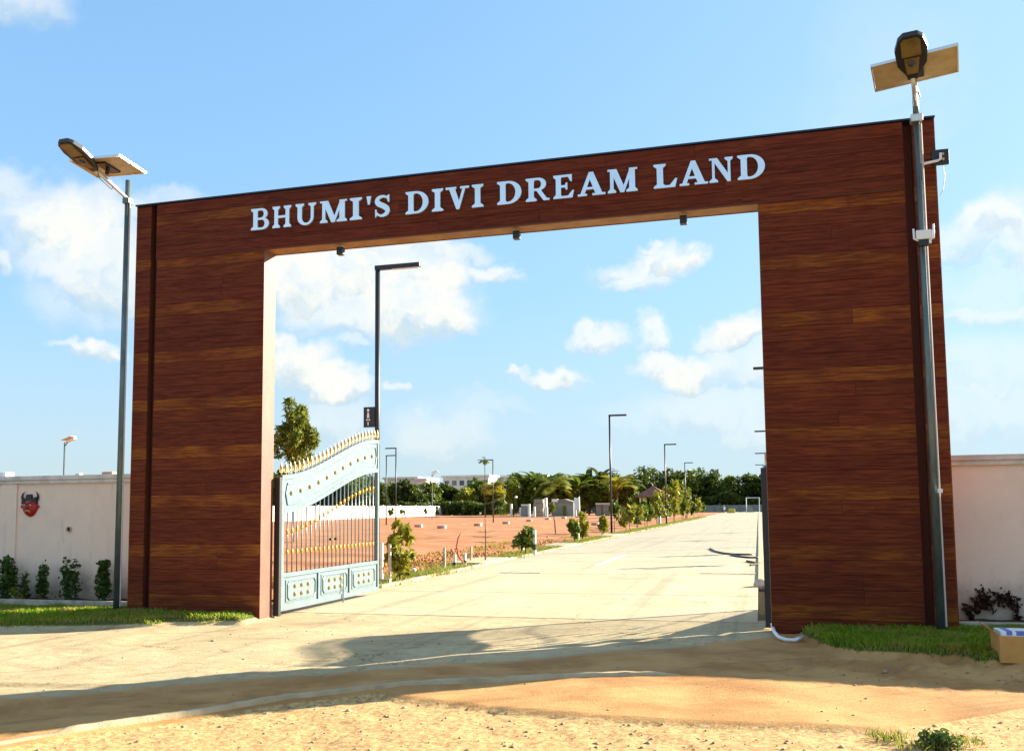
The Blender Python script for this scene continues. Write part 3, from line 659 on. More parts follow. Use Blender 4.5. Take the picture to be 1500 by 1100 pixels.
def frondtree(label, x, y, h, L, nf, m, kind='palm', group=None, tr=.12, name='palm_tree', seed=1, up=.9):
    rng = np.random.default_rng(seed); t = empty(name, (x, y, 0), label, 'palm tree' if kind == 'palm' else 'banana plant', group)
    lean = rng.uniform(-.4, .4); MB().tube([(0, 0, -.2), (lean*.3, 0, h*.5), (lean, 0, h)], [tr, tr*.75, tr*.6], 7).obj('trunk', 'bark', t, smooth=True)
    for k in range(nf):
        a = 2*math.pi*k/nf+rng.uniform(-.3, .3); e = rng.uniform(.15, 1.25) if kind == 'palm' else rng.uniform(.5, 1.35)
        dh = Vector((math.cos(a), math.sin(a), 0)); P = []; pos = Vector((lean, 0, h)); ang = e; st = L/9*rng.uniform(.8, 1.15)
        for i in range(10):
            P.append(pos.copy()); pos = pos+(dh*math.cos(ang)+Vector((0, 0, math.sin(ang))))*st; ang -= (.16 if kind == 'banana' else .2)*(.6+i*.09)
        side = dh.cross(Vector((0, 0, 1))); vs = []; fs = []
        if kind == 'banana':
            for i, q in enumerate(P):
                wv = L*.13*math.sin(math.pi*min(1, (i+.6)/9.8))**.6+.02
                vs += [q-side*wv+Vector((0, 0, wv*.35)), q, q+side*wv+Vector((0, 0, wv*.35))]
            fs = [f for i in range(9) for f in ((i*3, i*3+1, i*3+4, i*3+3), (i*3+1, i*3+2, i*3+5, i*3+4))]
        else:
            for i in range(1, 10):
                for sgn in (-1, 1):
                    for sub in (0, .5):
                        q = P[i-1].lerp(P[i], sub); ll = L*.30*math.sin(math.pi*(i+sub)/10.5)+.03; b = len(vs); tt = (P[i]-P[i-1]).normalized()
                        vs += [q, q+tt*st*.3, q+side*sgn*ll+tt*ll*.45-Vector((0, 0, ll*.45)), q+side*sgn*ll*.5+tt*ll*.1-Vector((0, 0, ll*.12))]
                        fs.append((b, b+1, b+2, b+3))
            b = len(vs)
            for i, q in enumerate(P): vs += [q-side*.03, q+side*.03]
            fs += [(b+i*2, b+i*2+1, b+i*2+3, b+i*2+2) for i in range(9)]
        MB().add(vs, fs).obj('frond', m, t)
    return t

# lawns in front of the arch
def lawn(x0, x1, y0, y1, n, seed, label):
    rng = np.random.default_rng(seed); x = rng.uniform(x0, x1, n*3); y = rng.uniform(y0, y1, n*3)
    mk = lawnmask(x, y)*(.15+.85*vnoise(x, y, 2.2, 4)*(.5+vnoise(x, y, 6, 14))) > rng.uniform(.1, .6, n*3)
    x, y = x[mk][:n], y[mk][:n]; ok = ~((y > -.04) & (((x > -.02) & (x < 2.2)) | (x > 9.12) & (x < 11.23)))
    x, y = x[ok], y[ok]; z = ground_h(x, y)[0]; m_ = len(x)
    a = rng.uniform(0, 6.28, m_); h = rng.uniform(.025, .07, m_)*(.6+.8*vnoise(x, y, 3.5, 6)); wd = rng.uniform(.004, .008, m_); ln = rng.uniform(.2, .9, m_)*h; b = rng.uniform(0, 6.28, m_)
    base = np.stack([x, y, z-.01], 1); sd = np.stack([np.cos(a), np.sin(a), 0*a], 1)*wd[:, None]; tip = np.stack([np.cos(b)*ln, np.sin(b)*ln, h], 1)
    mid = tip*np.array([.35, .35, .62])
    V = np.stack([base-sd, base+sd, base+mid+sd*.8, base+tip, base+mid-sd*.8], 1).reshape(-1, 3)
    o = link('lawn_grass', npmesh('lawn_grass', V, np.arange(m_*5).reshape(m_, 5), 'grass')); tag(o, label, 'grass', kind='stuff')
lawn(-7.5, 2.2, -4, .25, 60000, 3, 'bright green lawn at the foot of the left pillar')
lawn(9.3, 15, -2.6, .25, 52000, 4, 'green lawn patch at the foot of the right pillar')
def tufts(pts, n, spread, hmax, m, label, seed, name='grass_tuft'):
    rng = np.random.default_rng(seed); k = rng.integers(0, len(pts), n); P = np.array([[q[0], q[1], q[2]] for q in pts])[k]
    sp_ = np.array([q[3] if len(q) > 3 else spread for q in pts])[k]
    P[:, :2] += rng.normal(size=(n, 2))*sp_[:, None]*.5
    a = rng.uniform(0, 6.28, n); h = rng.uniform(.3, 1, n)*hmax; ln = h*rng.uniform(.2, 1, n); sd = np.stack([np.cos(a), np.sin(a), 0*a], 1)*(hmax*.05)
    b = rng.uniform(0, 6.28, n); tip = np.stack([np.cos(b)*ln, np.sin(b)*ln, h], 1)
    V = np.stack([P-sd, P+sd, P+tip*np.array([.4, .4, .6])+sd*.8, P+tip, P+tip*np.array([.4, .4, .6])-sd*.8], 1).reshape(-1, 3)
    o = link(name, npmesh(name, V, np.arange(n*5).reshape(n, 5), m)); return tag(o, label, 'grass', kind='stuff')
# verge strips along the road
pts = []
for ya, yb in ((5., 12.2), (15.4, 23.), (26.4, 35.3), (39.6, 60), (60, 120)):
    for k in range(int((yb-ya)*8)): pts.append((random.uniform(.95, RX0-.1), random.uniform(ya, yb), -.01, .35))
tufts(pts, 42000, .3, .15, 'grass_dry', 'short yellow-green grass verge left of the road', 5, 'verge_grass')
pts = [(random.uniform(9.9, 12.5), random.uniform(6, 60), -.02, .6) for k in range(150)]
tufts(pts, 9000, .5, .2, 'grass_dry', 'rough grass verge right of the road', 6, 'verge_grass')
pts = [(random.uniform(-2.2, .4), random.uniform(6, 34), 0, .35) for k in range(60)]
tufts(pts, 1500, .4, .16, 'leaf_yellow', 'sparse dry weeds at the edge of the red field', 8, 'field_weeds')
MB().box(.95, 5, -.06, RX0-.161, REND-10, .012).obj('verge', 'earth')['kind'] = 'structure'
MB().box(RX1+.13, 1.2, -.06, 9.75, REND-4, .03).obj('shoulder', 'road')['kind'] = 'structure'
MB().box(9.755, 4, -.06, 13, REND-4, .01).obj('verge', 'earth')['kind'] = 'structure'

# shrubs in the left bed
def shrub(label, x, y, h, wdt, n, m='leaf_shrub', leaf=.05, group=None, base=.17, seed=1, stems=5, name='shrub'):
    rng = np.random.default_rng(seed); t = empty(name, (x, y, base), label, 'shrub', group)
    mb = MB(); P = []
    for k in range(stems):
        a = rng.uniform(0, 6.28); r_ = wdt*rng.uniform(.1, .5); hh = h*rng.uniform(.6, 1) if k else h
        c = [Vector((0, 0, -.04)), Vector((math.cos(a)*r_*.45, math.sin(a)*r_*.3, hh*.45)), Vector((math.cos(a)*r_*.9, math.sin(a)*r_*.5, hh))]
        mb.tube(c, [.008, .006, .003], 5)
        for j in range(n//stems):
            u = rng.uniform(.22, 1.02); q = c[0].lerp(c[1], u*2) if u < .5 else c[1].lerp(c[2], u*2-1)
            P.append(np.array(q)+rng.normal(size=3)*wdt*np.array([.17, .1, .12])*(1.5-u))
    mb.obj('stem', 'bark', t); V, F = leafquads(np.array(P), leaf, rng, 1.6, .3); V[:, 1] = np.clip(V[:, 1], -9, WY-y-.02) if base > .1 and y < WY else V[:, 1]
    link('foliage', npmesh('foliage', V, F, m), parent=t); return t
for k, (px, top, wd, nn, lb) in enumerate(((12, 816, .34, 330, 'dense leafy shrub in the bed at the left picture edge'), (38, 838, .14, 60, 'smallest sparse shrub in the bed left of the thin tall one'),
        (62, 822, .22, 130, 'thin shrub with separate leafy twigs under the red mask'), (103, 818, .30, 190, 'two-stemmed shrub in the middle of the left bed under the pipe outlet'), (151, 820, .26, 230, 'upright shrub in the bed beside the left lamp pole'))):
    q = AY(px, 872, .5); tq = AY(px, top, .5); shrub(lb, q.x, .5, tq.z-.17, wd*1.15, int(nn*2.1), leaf=.06, group='shrubs in the bed before the left wall', seed=20+k, stems=6 if k else 9)
q = AY(22, 860, .45); shrub('low dry brownish shrub at the base of the dense leafy one', AY(26, 860, .42).x, .42, .18, .35, 90, 'leaf_yellow', .04, None, seed=33)
# withered climbers on the right wall
def climber(label, pix, seed):
    rng = np.random.default_rng(seed); q0 = AY(*pix[0], WY-.03); t = empty('withered_climber', (q0.x, WY-.03, .13), label, 'plant', 'withered climbers on the right wall')
    P = []; mb = MB(); c = [AY(a, b, WY-.03)-Vector((q0.x, WY-.03, .13)) for a, b in pix]; c[0].z = 0
    mb.tube(c, .005, 5).obj('stem', 'leaf_dry', t)
    for i in range(1, len(c)):
        for j in range(46):
            P.append(np.array(c[i-1].lerp(c[i], rng.uniform(0, 1)))+rng.normal(size=3)*np.array([.035, .012, .035])*(1.2 if i > 1 else .45))
    P = np.array(P); P[:, 1] = np.clip(P[:, 1], -.2, .0); V, F = leafquads(P, .055, rng, 1.3); V[:, 1] = np.clip(V[:, 1], -1, .018)
    link('withered_leaves', npmesh('withered_leaves', V, F, 'leaf_dry'), parent=t)
climber('withered brown climber rising slantwise on the right wall next to the arch', [(1424, 905), (1420, 896), (1432, 884), (1440, 870), (1448, 880), (1446, 890)], 5)
climber('withered brown climber spread sideways on the right wall above the cardboard box', [(1490, 910), (1488, 888), (1480, 876), (1468, 878), (1458, 873)], 6)

# ------------------------------------------------------------------ solar lamps on poles
def box_mesh(name, m, a, b, bevel=0): return MB().box(*a, *b).mesh(name, m, bevel=bevel)
def solar_head(t, rz, zj, armlen=.62, tilt=R(22), proll=0, pdx=0, pdy=0):
    """arm + lamp + solar panel; local arm points to -y"""
    piv = Matrix.Translation((0, 0, zj)) @ Matrix.Rotation(rz, 4, 'Z') @ Matrix.Rotation(-tilt, 4, 'X')
    def put(mb, name, m, par=t, smooth=False, bevel=0):
        me = mb.mesh(name, m, smooth, bevel); me.transform(piv); return link(name, me, parent=par)
    put(MB().tube([(0, .05, 0), (0, -armlen, 0)], .028, 10), 'arm', 'alu', smooth=True)
    out = [(-.05, 0), (-.075, -.07), (-.155, -.22), (-.17, -.45), (-.13, -.60), (-.075, -.66), (.075, -.66), (.13, -.60), (.17, -.45), (.155, -.22), (.075, -.07), (.05, 0)]
    y0 = -armlen+.08
    hd = put(MB().prism([(a, b+y0) for a, b in out], 'z', -.03, .035), 'lamp_head', 'darkmetal', bevel=.012)
    put(MB().prism([(-.10, y0-.36), (-.10, y0-.58), (-.07, y0-.62), (.07, y0-.62), (.10, y0-.58), (.10, y0-.36)], 'z', -.042, -.0305), 'led_panel', 'lampunder', hd)
    put(MB().prism([(-.08, y0-.33), (-.06, y0-.10), (.06, y0-.10), (.08, y0-.33)], 'z', -.050, -.0305), 'driver_cover', 'lampunder', hd)
    put(MB().lathe([(.0, -.075), (.035, -.07), (.045, -.0505)], (0, y0-.26, 0), 14), 'sensor_lens', 'lens', hd, smooth=True)
    # panel above the arm, tilted its own way
    pp = Matrix.Translation((0, 0, zj)) @ Matrix.Rotation(rz, 4, 'Z') @ Matrix.Translation((pdx, -armlen+.13+pdy, armlen*math.tan(tilt)+.07)) @ Matrix.Rotation(proll, 4, 'Y') @ Matrix.Rotation(R(-6), 4, 'X')
    def putp(mb, name, m, bevel=0):
        me = mb.mesh(name, m, bevel=bevel); me.transform(pp); return link(name, me, parent=t)
    sp_ = putp(MB().box(-.44, -.27, 0, .44, .27, .006), 'solar_panel', 'panelback')
    me = MB().box(-.43, -.26, .0065, .43, .26, .0115).mesh('cells', 'pvcell'); me.transform(pp); link('cells', me, parent=sp_)
    fr = MB().box(-.455, -.285, -.012, .455, -.2705, .022).box(-.455, .2705, -.012, .455, .285, .022).box(-.455, -.2700, -.012, -.4405, .2700, .022).box(.4405, -.27, -.012, .455, .27, .022).mesh('panel_frame', 'alu'); fr.transform(pp); link('panel_frame', fr, parent=sp_)
    putp(MB().box(-.09, -.16, -.03, .09, .16, -.0005).box(-.02, -.02, -.12, .02, .02, -.03), 'panel_bracket', 'darkmetal')
    me = MB().tube([(.02, -.1-armlen*.3, -.02), (.06, -armlen*.5, -.12), (.03, -armlen*.8, -.09), (.02, -armlen*.95, .05)], .006, 5).mesh('cable', 'black'); me.transform(piv); link('cable', me, parent=t)
lx, ly = -.155, -.06
ll = empty('solar_street_lamp', (lx, ly, .06), 'solar street lamp on a grey pole at the left end of the arch', 'street lamp', 'solar lamps beside the arch')
MB().tube([(0, 0, -.1), (0, 0, 3.2), (0, 0, 6.55)], [.054, .047, .040], 16).obj('pole', 'steelpole', ll, smooth=True)
MB().lathe([(.13, 0), (.13, .02), (.065, .025)], n=16).obj('base_plate', 'steelpole', ll)
MB().box(-.055, -.055, 6.18, .06, .055, 6.27).obj('clamp', 'steelpole', ll, bevel=.01)
MB().tube([(.062, -.012, .1), (.056, -.012, 3), (.050, -.01, 6.2)], .010, 6).obj('conduit', 'conduit', ll)
solar_head(ll, R(-3), 6.26, .78, R(18), R(3), .06, .16)
rl = empty('solar_street_lamp', (10.99, -.22, .06), 'solar street lamp on a grey pole standing before the right pillar', 'street lamp', 'solar lamps beside the arch')
MB().tube([(0, 0, -.1), (0, 0, 3.1), (0, 0, 6.08)], [.047, .040, .036], 16).obj('pole', 'steelpole', rl, smooth=True)
MB().tube([(0, 0, 6.07), (0, 0, 6.42)], .034, 12).obj('pole_neck', 'steelpole', rl, smooth=True)
MB().lathe([(.15, 0), (.15, .02), (.075, .025)], n=16).obj('base_plate', 'steelpole', rl)
MB().box(-.065, -.06, 6.02, .065, .06, 6.11).obj('clamp', 'alu', rl, bevel=.01)
MB().tube([(.056, -.012, .1), (.050, -.012, 3), (.046, -.01, 6.0)], .011, 6).obj('conduit', 'conduit', rl)
solar_head(rl, R(-11), 6.22, .58, R(19), R(-3), .02, .02)
# flood lamp and wireless box on the right pole
fl = empty('flood_lamp', (11.06, -.22, 5.62), 'black square flood lamp on a short arm high on the right pole', 'lamp')
MB().tube([(-.01, 0, -.05), (.14, 0, -.03), (.17, -.02, -.02), (.17, -.03, .05)], .016, 8).obj('arm', 'white', fl, smooth=True)
MB().box(.08, .01, -.07, .27, .07, .11).obj('housing', 'black', fl, bevel=.01)
MB().box(.19, -.004, -.03, .215, .0095, .0).box(.19, -.004, .035, .215, .0095, .06).obj('mount_screw', 'cream', fl)
MB().tube([(.2, .04, -.07), (.22, .04, -.2), (.19, .03, -.38), (.15, 0, -.45)], .004, 5).obj('cable', 'black', fl)
ap = empty('wireless_box', (10.99, -.31, 4.68), 'white wireless box with two upright prongs strapped to the right pole', 'wireless box')
MB().box(-.085, -.05, -.055, .085, .015, .055).obj('body', 'white', ap, bevel=.012)
for s_ in (-1, 1): MB().tube([(s_*.06, -.02, -.065), (s_*.105, -.02, -.04), (s_*.108, -.02, .10+.02*s_)], .013, 8).obj('antenna', 'white', ap, smooth=True)
MB().box(-.06, -.035, -.13, .05, .03, -.056).obj('lower_block', 'black', ap, bevel=.01); MB().box(.052, -.03, -.105, .08, .0, -.06).obj('plug', 'white', ap)
tag(MB().box(-.02, -.02, -.025, .03, .02, .02).obj('cable_clip', 'white', bevel=.004, loc=(11.03, -.305, 1.7)), 'tiny white clip on the right pole at wall height', 'clip')

# ------------------------------------------------------------------ gate leaves
GLn = 3.45
def zt(u): t = min(max(u/GLn, 0), 1); return 2.05+.75*(t*t*(3-2*t))
def zb(u): t = min(max(u/GLn, 0), 1); return 1.52+.72*(t*t*(3-2*t))
def band(fa, fb, u0, u1, y0, y1, n=28):
    mb = MB(); us = [u0+(u1-u0)*k/n for k in range(n+1)]; vs = []
    for u in us: a, b = fa(u), fb(u); vs += [(u, y0, a), (u, y0, b), (u, y1, b), (u, y1, a)]
    fs = [(0, 1, 2, 3), tuple(n*4+k for k in (3, 2, 1, 0))]
    for i in range(n):
        for k in range(4): a = i*4+k; b = i*4+(k+1) % 4; fs.append((a, b, b+4, a+4))
    return mb.add(vs, fs)
gate = empty('swing_gate', (2.235, .36, 0), 'pale blue metal gate leaf with gold spear tips, swung open at the left pillar', 'gate', 'leaves of the entrance gate')
MB().box(-.03, -.045, 0.02, .035, .045, 2.03).obj('hinge_post', 'black', gate, bevel=.004)
MB().box(.06, -.03, .08, .13, .03, zt(0)-.002).obj('hinge_stile', 'gate', gate, bevel=.004)
MB().box(GLn-.06, -.03, .08, GLn, .03, zt(GLn)-.002).obj('free_stile', 'gate', gate, bevel=.004)
for z in (.30, 1.78): MB().box(.036, -.04, z-.13, .075, .04, z-.03).box(.036, -.04, z+.03, .075, .04, z+.13).box(.036, -.02, z-.03, .06, .02, z+.03).obj('hinge', 'gate', gate, bevel=.004)
up_ = band(zb, zt, .1305, GLn-.0605, -.012, .012).obj('upper_panel', 'gate', gate)
e0, e1 = .131, GLn-.061
band(lambda u: zt(u)-.05, lambda u: zt(u)+.015, .06, GLn, -.034, .034).obj('top_rail', 'gate', up_)
band(lambda u: zb(u)-.02, lambda u: zb(u)+.045, e0, e1, -.031, .031).obj('bottom_rail', 'gate', up_)
for s_ in (1, -1):
    y0, y1 = (.0125, .03) if s_ > 0 else (-.03, -.0125)
    band(lambda u: zt(u)-.135, lambda u: zt(u)-.105, e0+.1, e1-.08, y0, y1).obj('moulding', 'gate', up_)
    band(lambda u: zb(u)+.095, lambda u: zb(u)+.12, e0+.1, e1-.08, y0, y1).obj('moulding', 'gate', up_)
    for ue, dr in ((e0+.1, 1), (e1-.08, -1)):
        a, b = zb(ue)+.12, zt(ue)-.135; mm = (a+b)/2
        MB().tube([(ue+dr*.0, s_*.02, a), (ue-dr*.045, s_*.02, mm), (ue, s_*.02, b)], .011, 6).obj('end_moulding', 'gatebar', up_)
studm = MB().lathe([(.036, 0), (.034, .014), (.02, .03), (0, .036)], n=10, axis='y').mesh('stud', 'cream', smooth=True)
def stud(u, z, par, base):
    for s_ in (1, -1):
        o = link('stud', studm, parent=par, loc=(u, s_*base, z)); o.scale = (1, s_, 1)
for k in range(11):
    u = e0+.22+(e1-e0-.44)*k/10; stud(u, (zt(u)+zb(u))/2, up_, .012)
# spear tips
spm = MB().lathe([(.011, 0), (.011, .05), (.026, .06), (.012, .072), (.028, .105), (.018, .14), (0, .2)], n=8).mesh('spear_tip', 'cream', smooth=True)
spw = MB().add([(-.045, 0, .05), (0, -.008, .03), (.045, 0, .05), (.045, 0, .115), (0, .008, .07), (-.045, 0, .115)], [(0, 1, 4, 5), (1, 2, 3, 4)]).mesh('spear_wing', 'cream')
for k in range(27):
    u = .08+(GLn-.1)*k/26; s_ = link('spear_tip', spm, parent=gate, loc=(u, 0, zt(u)+.012)); link('spear_wing', spw, parent=s_)
# bars with collars
colm = MB().lathe([(.012, -.035), (.024, -.02), (.014, -.008), (.028, 0), (.014, .008), (.024, .02), (.012, .035)], n=8).mesh('collar', 'gold', smooth=True)
nb = 22
for k in range(nb):
    u = e0+(e1-e0)*(k+1)/(nb+1); b = MB().tube([(0, 0, .60), (0, 0, zb(u)-.01)], .011, 8).obj('bar', 'gatebar', gate, smooth=True, loc=(u, 0, 0))
    link('collar', colm, parent=b, loc=(0, 0, .93)); link('collar', colm, parent=b, loc=(0, 0, zb(u)-.31))
MB().box(1.62, -.02, 1.05, 1.66, .02, 1.09).box(1.80, -.02, 1.05, 1.84, .02, 1.09).obj('latch', 'black', gate)
# lower panels
MB().box(e0, -.03, .08, e1, .03, .155).obj('bottom_rail', 'gate', gate, bevel=.003)
MB().box(e0, -.03, .565, e1, .03, .625).obj('middle_rail', 'gate', gate, bevel=.003)
MB().box(e0, -.008, .156, e1, .008, .564).obj('kick_plate', 'gate', gate)
pw = (e1-e0)/3
for k in range(3):
    a = e0+pw*k; b = a+pw
    if k: MB().box(a-.035, -.0295, .156, a+.035, .0295, .564).obj('mullion', 'gate', gate)
    pn = MB(); pn.box(a+.085, -.020, .195, b-.085, .020, .525); po = pn.obj('raised_panel', 'gate', gate, bevel=.005)
    for s_ in (1, -1):
        y = s_*.026
        for z in (.225, .495): MB().tube([(a+.17, y, z), (b-.17, y, z)], .007, 6).obj('moulding', 'gatebar', po)
        for ue, dr in ((a+.17, -1), (b-.17, 1)): MB().tube([(ue, y, .225), (ue+dr*.045, y, .27), (ue+dr*.045, y, .45), (ue, y, .495)], .009, 6).obj('end_moulding', 'steelpole', po)
    for i in range(3):
        for j in range(2): stud(a+pw*.5+(i-1)*.2, .30+.12*j, po, .02)
MB().tube([(2.0, -.05, 0.01), (2.0, -.05, .5)], .012, 8).obj('drop_bolt', 'gatebar', gate)
gate.rotation_euler = (0, 0, R(90)-.02)
for px in ():
    pass
g2 = copy_tree(gate); g2.location = (9.12, .42, 0); g2.rotation_euler = (0, 0, R(90-20)); g2['label'] = 'pale blue metal gate leaf seen edge-on behind the right pillar'

# ------------------------------------------------------------------ small things near the arch
pts = [(1131, 914, .09), (1134, 925, .05), (1141, 933, .035), (1152, 937, .03), (1164, 937, .035), (1176, 932, .05)]
tag(MB().tube([G(a, b, z) for a, b, z in pts], .022, 10).obj('plastic_pipe', 'white', smooth=True), 'short curved white plastic pipe end at the foot of the right pillar', 'pipe')
# cardboard box
q = G(1466, 972, .03); bx = empty('cardboard_box', (q.x, q.y, .0), 'open brown cardboard box with a white and blue carton inside, on the right lawn', 'box')
cw, cdp, chh = .52, .36, .25; th = .008; z0 = .04
MB().box(0, 0, z0, cw, th, z0+chh).obj('front_side', 'cardboard', bx); MB().box(0, cdp-th, z0, cw, cdp, z0+chh).obj('back_side', 'cardboard', bx)
MB().box(0, th, z0, th, cdp-th, z0+chh).obj('left_side', 'cardboard', bx); MB().box(cw-th, th, z0, cw, cdp-th, z0+chh).obj('right_side', 'cardboard', bx)
MB().box(th, th, z0, cw-th, cdp-th, z0+th).obj('bottom', 'cardboard', bx)
MB().add([(0, .005, z0+chh), (0, cdp-.005, z0+chh), (-.11, cdp+.03, z0+chh+.09), (-.11, .04, z0+chh+.09), (.006, .005, z0+chh), (.006, cdp-.005, z0+chh), (-.106, cdp+.03, z0+chh+.096), (-.106, .04, z0+chh+.096)], [(0, 1, 2, 3), (7, 6, 5, 4), (0, 4, 5, 1), (1, 5, 6, 2), (2, 6, 7, 3), (3, 7, 4, 0)]).obj('side_flap', 'cardboard', bx)
MB().add([(0, cdp, z0+chh), (cw, cdp, z0+chh), (cw, cdp+.14, z0+chh-.03), (0, cdp+.14, z0+chh-.03), (0, cdp, z0+chh+.006), (cw, cdp, z0+chh+.006), (cw, cdp+.14, z0+chh-.024), (0, cdp+.14, z0+chh-.024)], [(0, 1, 2, 3), (7, 6, 5, 4), (0, 4, 5, 1), (1, 5, 6, 2), (2, 6, 7, 3), (3, 7, 4, 0)]).obj('back_flap', 'cardboard', bx)
ct = empty('printed_carton', (q.x+.02, q.y+.03, z0+.10), 'white carton with blue print lying inside the cardboard box', 'carton')
MB().box(0, 0, 0, .47, .29, .19).obj('carton_body', 'printwhite', ct, bevel=.004)
MB().box(.05, -.001, .155, .10, .28, .1935).box(.135, -.001, .155, .43, .05, .1935).obj('blue_print', 'printblue', ct)
# weed at the bottom right
q = G(1362, 1086, 0)
wd = shrub('low leafy weed growing from the rough sand at the bottom right', q.x+.05, q.y, .07, .32, 330, 'leaf_shrub', .03, base=-.03, seed=77, stems=26, name='weed')
tufts([(q.x+random.uniform(-.3, .25), q.y+random.uniform(-.12, .18), -.03, .1) for k in range(14)], 500, .1, .07, 'grass_dry', 'dry grass stalks around the weed at the bottom right', 12, 'dry_grass')
# pebbles
rng = np.random.default_rng(5); n = 5200; px_ = rng.uniform(2, 13, n); py_ = rng.uniform(-8, -.4, n); hh, l_, rg_, br_ = ground_h(px_, py_)
keep = rng.uniform(0, 1, n) < np.clip(rg_*.9+br_*.9+.05, 0, 1)*(l_ < .3); px_, py_, hh = px_[keep], py_[keep], hh[keep]
oc = np.array([(1, 0, 0), (-1, 0, 0), (0, 1, 0), (0, -1, 0), (0, 0, 1), (0, 0, -1)], float); of = np.array([(0, 2, 4), (2, 1, 4), (1, 3, 4), (3, 0, 4), (2, 0, 5), (1, 2, 5), (3, 1, 5), (0, 3, 5)])
k = len(px_); s_ = rng.lognormal(-4.75, .5, k)[:, None, None]; jt = rng.uniform(.6, 1.3, (k, 6, 1)); an = rng.uniform(0, 6.28, k)
rt = np.stack([np.stack([np.cos(an), -np.sin(an), 0*an], 1), np.stack([np.sin(an), np.cos(an), 0*an], 1), np.tile([0, 0, .6], (k, 1))], 1)
V = np.einsum('nij,nkj->nki', rt, oc[None]*jt*s_)+np.stack([px_, py_, hh+.002], 1)[:, None, :]
F = (of[None]+np.arange(k)[:, None, None]*6).reshape(-1, 3); o = link('pebbles', npmesh('pebbles', V.reshape(-1, 3), F, 'stone')); tag(o, 'scattered small pebbles and clods on the sandy forecourt', 'pebbles', kind='stuff')
k = 2600; rg2 = np.random.default_rng(21); cx = rg2.uniform(-2.0, .85, k); cy = 5+rg2.beta(1, 2.2, k)*30; s2 = rg2.lognormal(-3.6, .5, k)[:, None, None]
V = oc[None]*rg2.uniform(.6, 1.3, (k, 6, 1))*s2+np.stack([cx, cy, .02+0*cx], 1)[:, None, :]
o = link('soil_clods', npmesh('soil_clods', V.reshape(-1, 3), (of[None]+np.arange(k)[:, None, None]*6).reshape(-1, 3), 'red')); tag(o, 'clods of red earth along the near edge of the red field', 'soil clods', kind='stuff')
# dark tubes shaped for a curved shadow, and sticks, on the road's right side
def onroad(pix, z=.03): return [G(a, b, z) for a, b in pix]
tag(MB().tube(onroad([(1040, 803), (1047, 807), (1060, 810), (1075, 811.5), (1090, 812), (1102, 812)]), .03, 7).obj('shadow_tube', 'black', smooth=True), 'long curved dark strip standing in for a shadow on the road near its right kerb', 'shadow strip')
tag(MB().tube(onroad([(1070, 812.3), (1085, 815), (1100, 816.4), (1112, 816.3)]), .028, 7).obj('shadow_tube', 'black', smooth=True), 'second dark shadow strip running from the curved one to the right kerb', 'shadow strip')
tag(MB().tube(onroad([(1094, 821.5), (1105, 823.6)]), .03, 6).obj('stick', 'bark'), 'short dark stick on the road between the curved dark strip and the gate', 'stick')
tag(MB().tube(onroad([(1099, 827.5), (1115, 826)]), .03, 6).obj('stick', 'bark'), 'dark stick on the road nearest the right gate leaf', 'stick')
tag(MB().box(-.75, -.13, .007, .65, .13, .02).obj('drain_and_shadow_strip', 'kerb', loc=(G(1076, 840.5).x, G(1076, 840.5).y, 0)), 'narrow dark strip standing in for a pole shadow on the road on the right', 'drain')  # dark strip laid where a lamp pole's shadow crosses the road
tag(MB().box(-.55, -.12, .007, .45, .12, .018).obj('drain_and_shadow_strip', 'kerb', loc=(G(766, 839).x, G(766, 839).y, 0)), 'narrow dark drain grate in the road near the left verge', 'drain')
q = G(1109, 859); tag(MB().lathe([(.16, -.05), (.17, .05), (.13, .12), (.05, .15), (0, .155)], n=12).obj('boulder', 'kerb', smooth=True, loc=(q.x+.1, q.y, 0)), 'rounded concrete lump at the near end of the right kerb', 'stone')

# ------------------------------------------------------------------ street lamps inside
def lamp(x, y, h=6.85, arm=1.0, label='', sign=False, first=[None], rz=0, grp='angular black street lamps along the road'):
    if first[0] is None:
        t = empty('street_lamp', (x, y, 0), label, 'street lamp', grp); first[0] = t
        MB().tube([(0, 0, -.1), (0, 0, 6.85)], [.062, .055], 10).obj('pole', 'darkmetal', t, smooth=True)
        MB().box(-.055, -.05, 6.80, 1.0, .05, 6.90).obj('arm', 'darkmetal', t, bevel=.008)
        MB().box(.35, -.035, 6.785, .97, .035, 6.7995).obj('led_strip', 'alu', t)
        MB().box(-.14, -.14, 0, .14, .14, .03).obj('base_plate', 'darkmetal', t)
        return t
    t = copy_tree(first[0]); t.location = (x, y, 0); t['label'] = label; t.rotation_euler = (0, 0, rz); t['group'] = grp; return t
q1 = G(552, 852)
L1 = lamp(q1.x, q1.y, label='nearest black street lamp rising behind the open left gate leaf')
sg = empty('pole_sign', (q1.x, q1.y, 2.9), 'small dark sign board on the nearest street lamp above the gate tips', 'sign')
a = AY(535, 597, q1.y); b = AY(551, 626, q1.y); sg.location = (q1.x, q1.y, b.z)
sx0, sx1, sh_ = a.x-q1.x, b.x-q1.x, a.z-b.z
MB().box(sx0, -.085, 0, sx1, -.06, sh_).obj('board', 'darkmetal', sg, bevel=.003)
cx_ = sx0+(sx1-sx0)*.42
mk = MB()
for (z0_, z1_, ww) in ((.78, .9, .024), (.62, .74, .018), (.46, .62, .026)): mk.box(cx_-ww, -.0895, z0_*sh_, cx_+ww, -.0855, z1_*sh_)
mk.box(cx_-.045, -.0895, .33*sh_, cx_-.008, -.0855, .40*sh_).box(cx_+.008, -.0895, .33*sh_, cx_+.045, -.0855, .40*sh_).box(cx_-.012, -.0895, .1*sh_, cx_+.012, -.0855, .26*sh_)
mk.obj('lettering', 'white', sg)
q = G(896, 782); lamp(q.x, q.y, label='second black street lamp left of the road, beyond the red plot')
q = G(978, 768); lamp(q.x, q.y-1, label='third black street lamp left of the road, above the tiled pavilion')
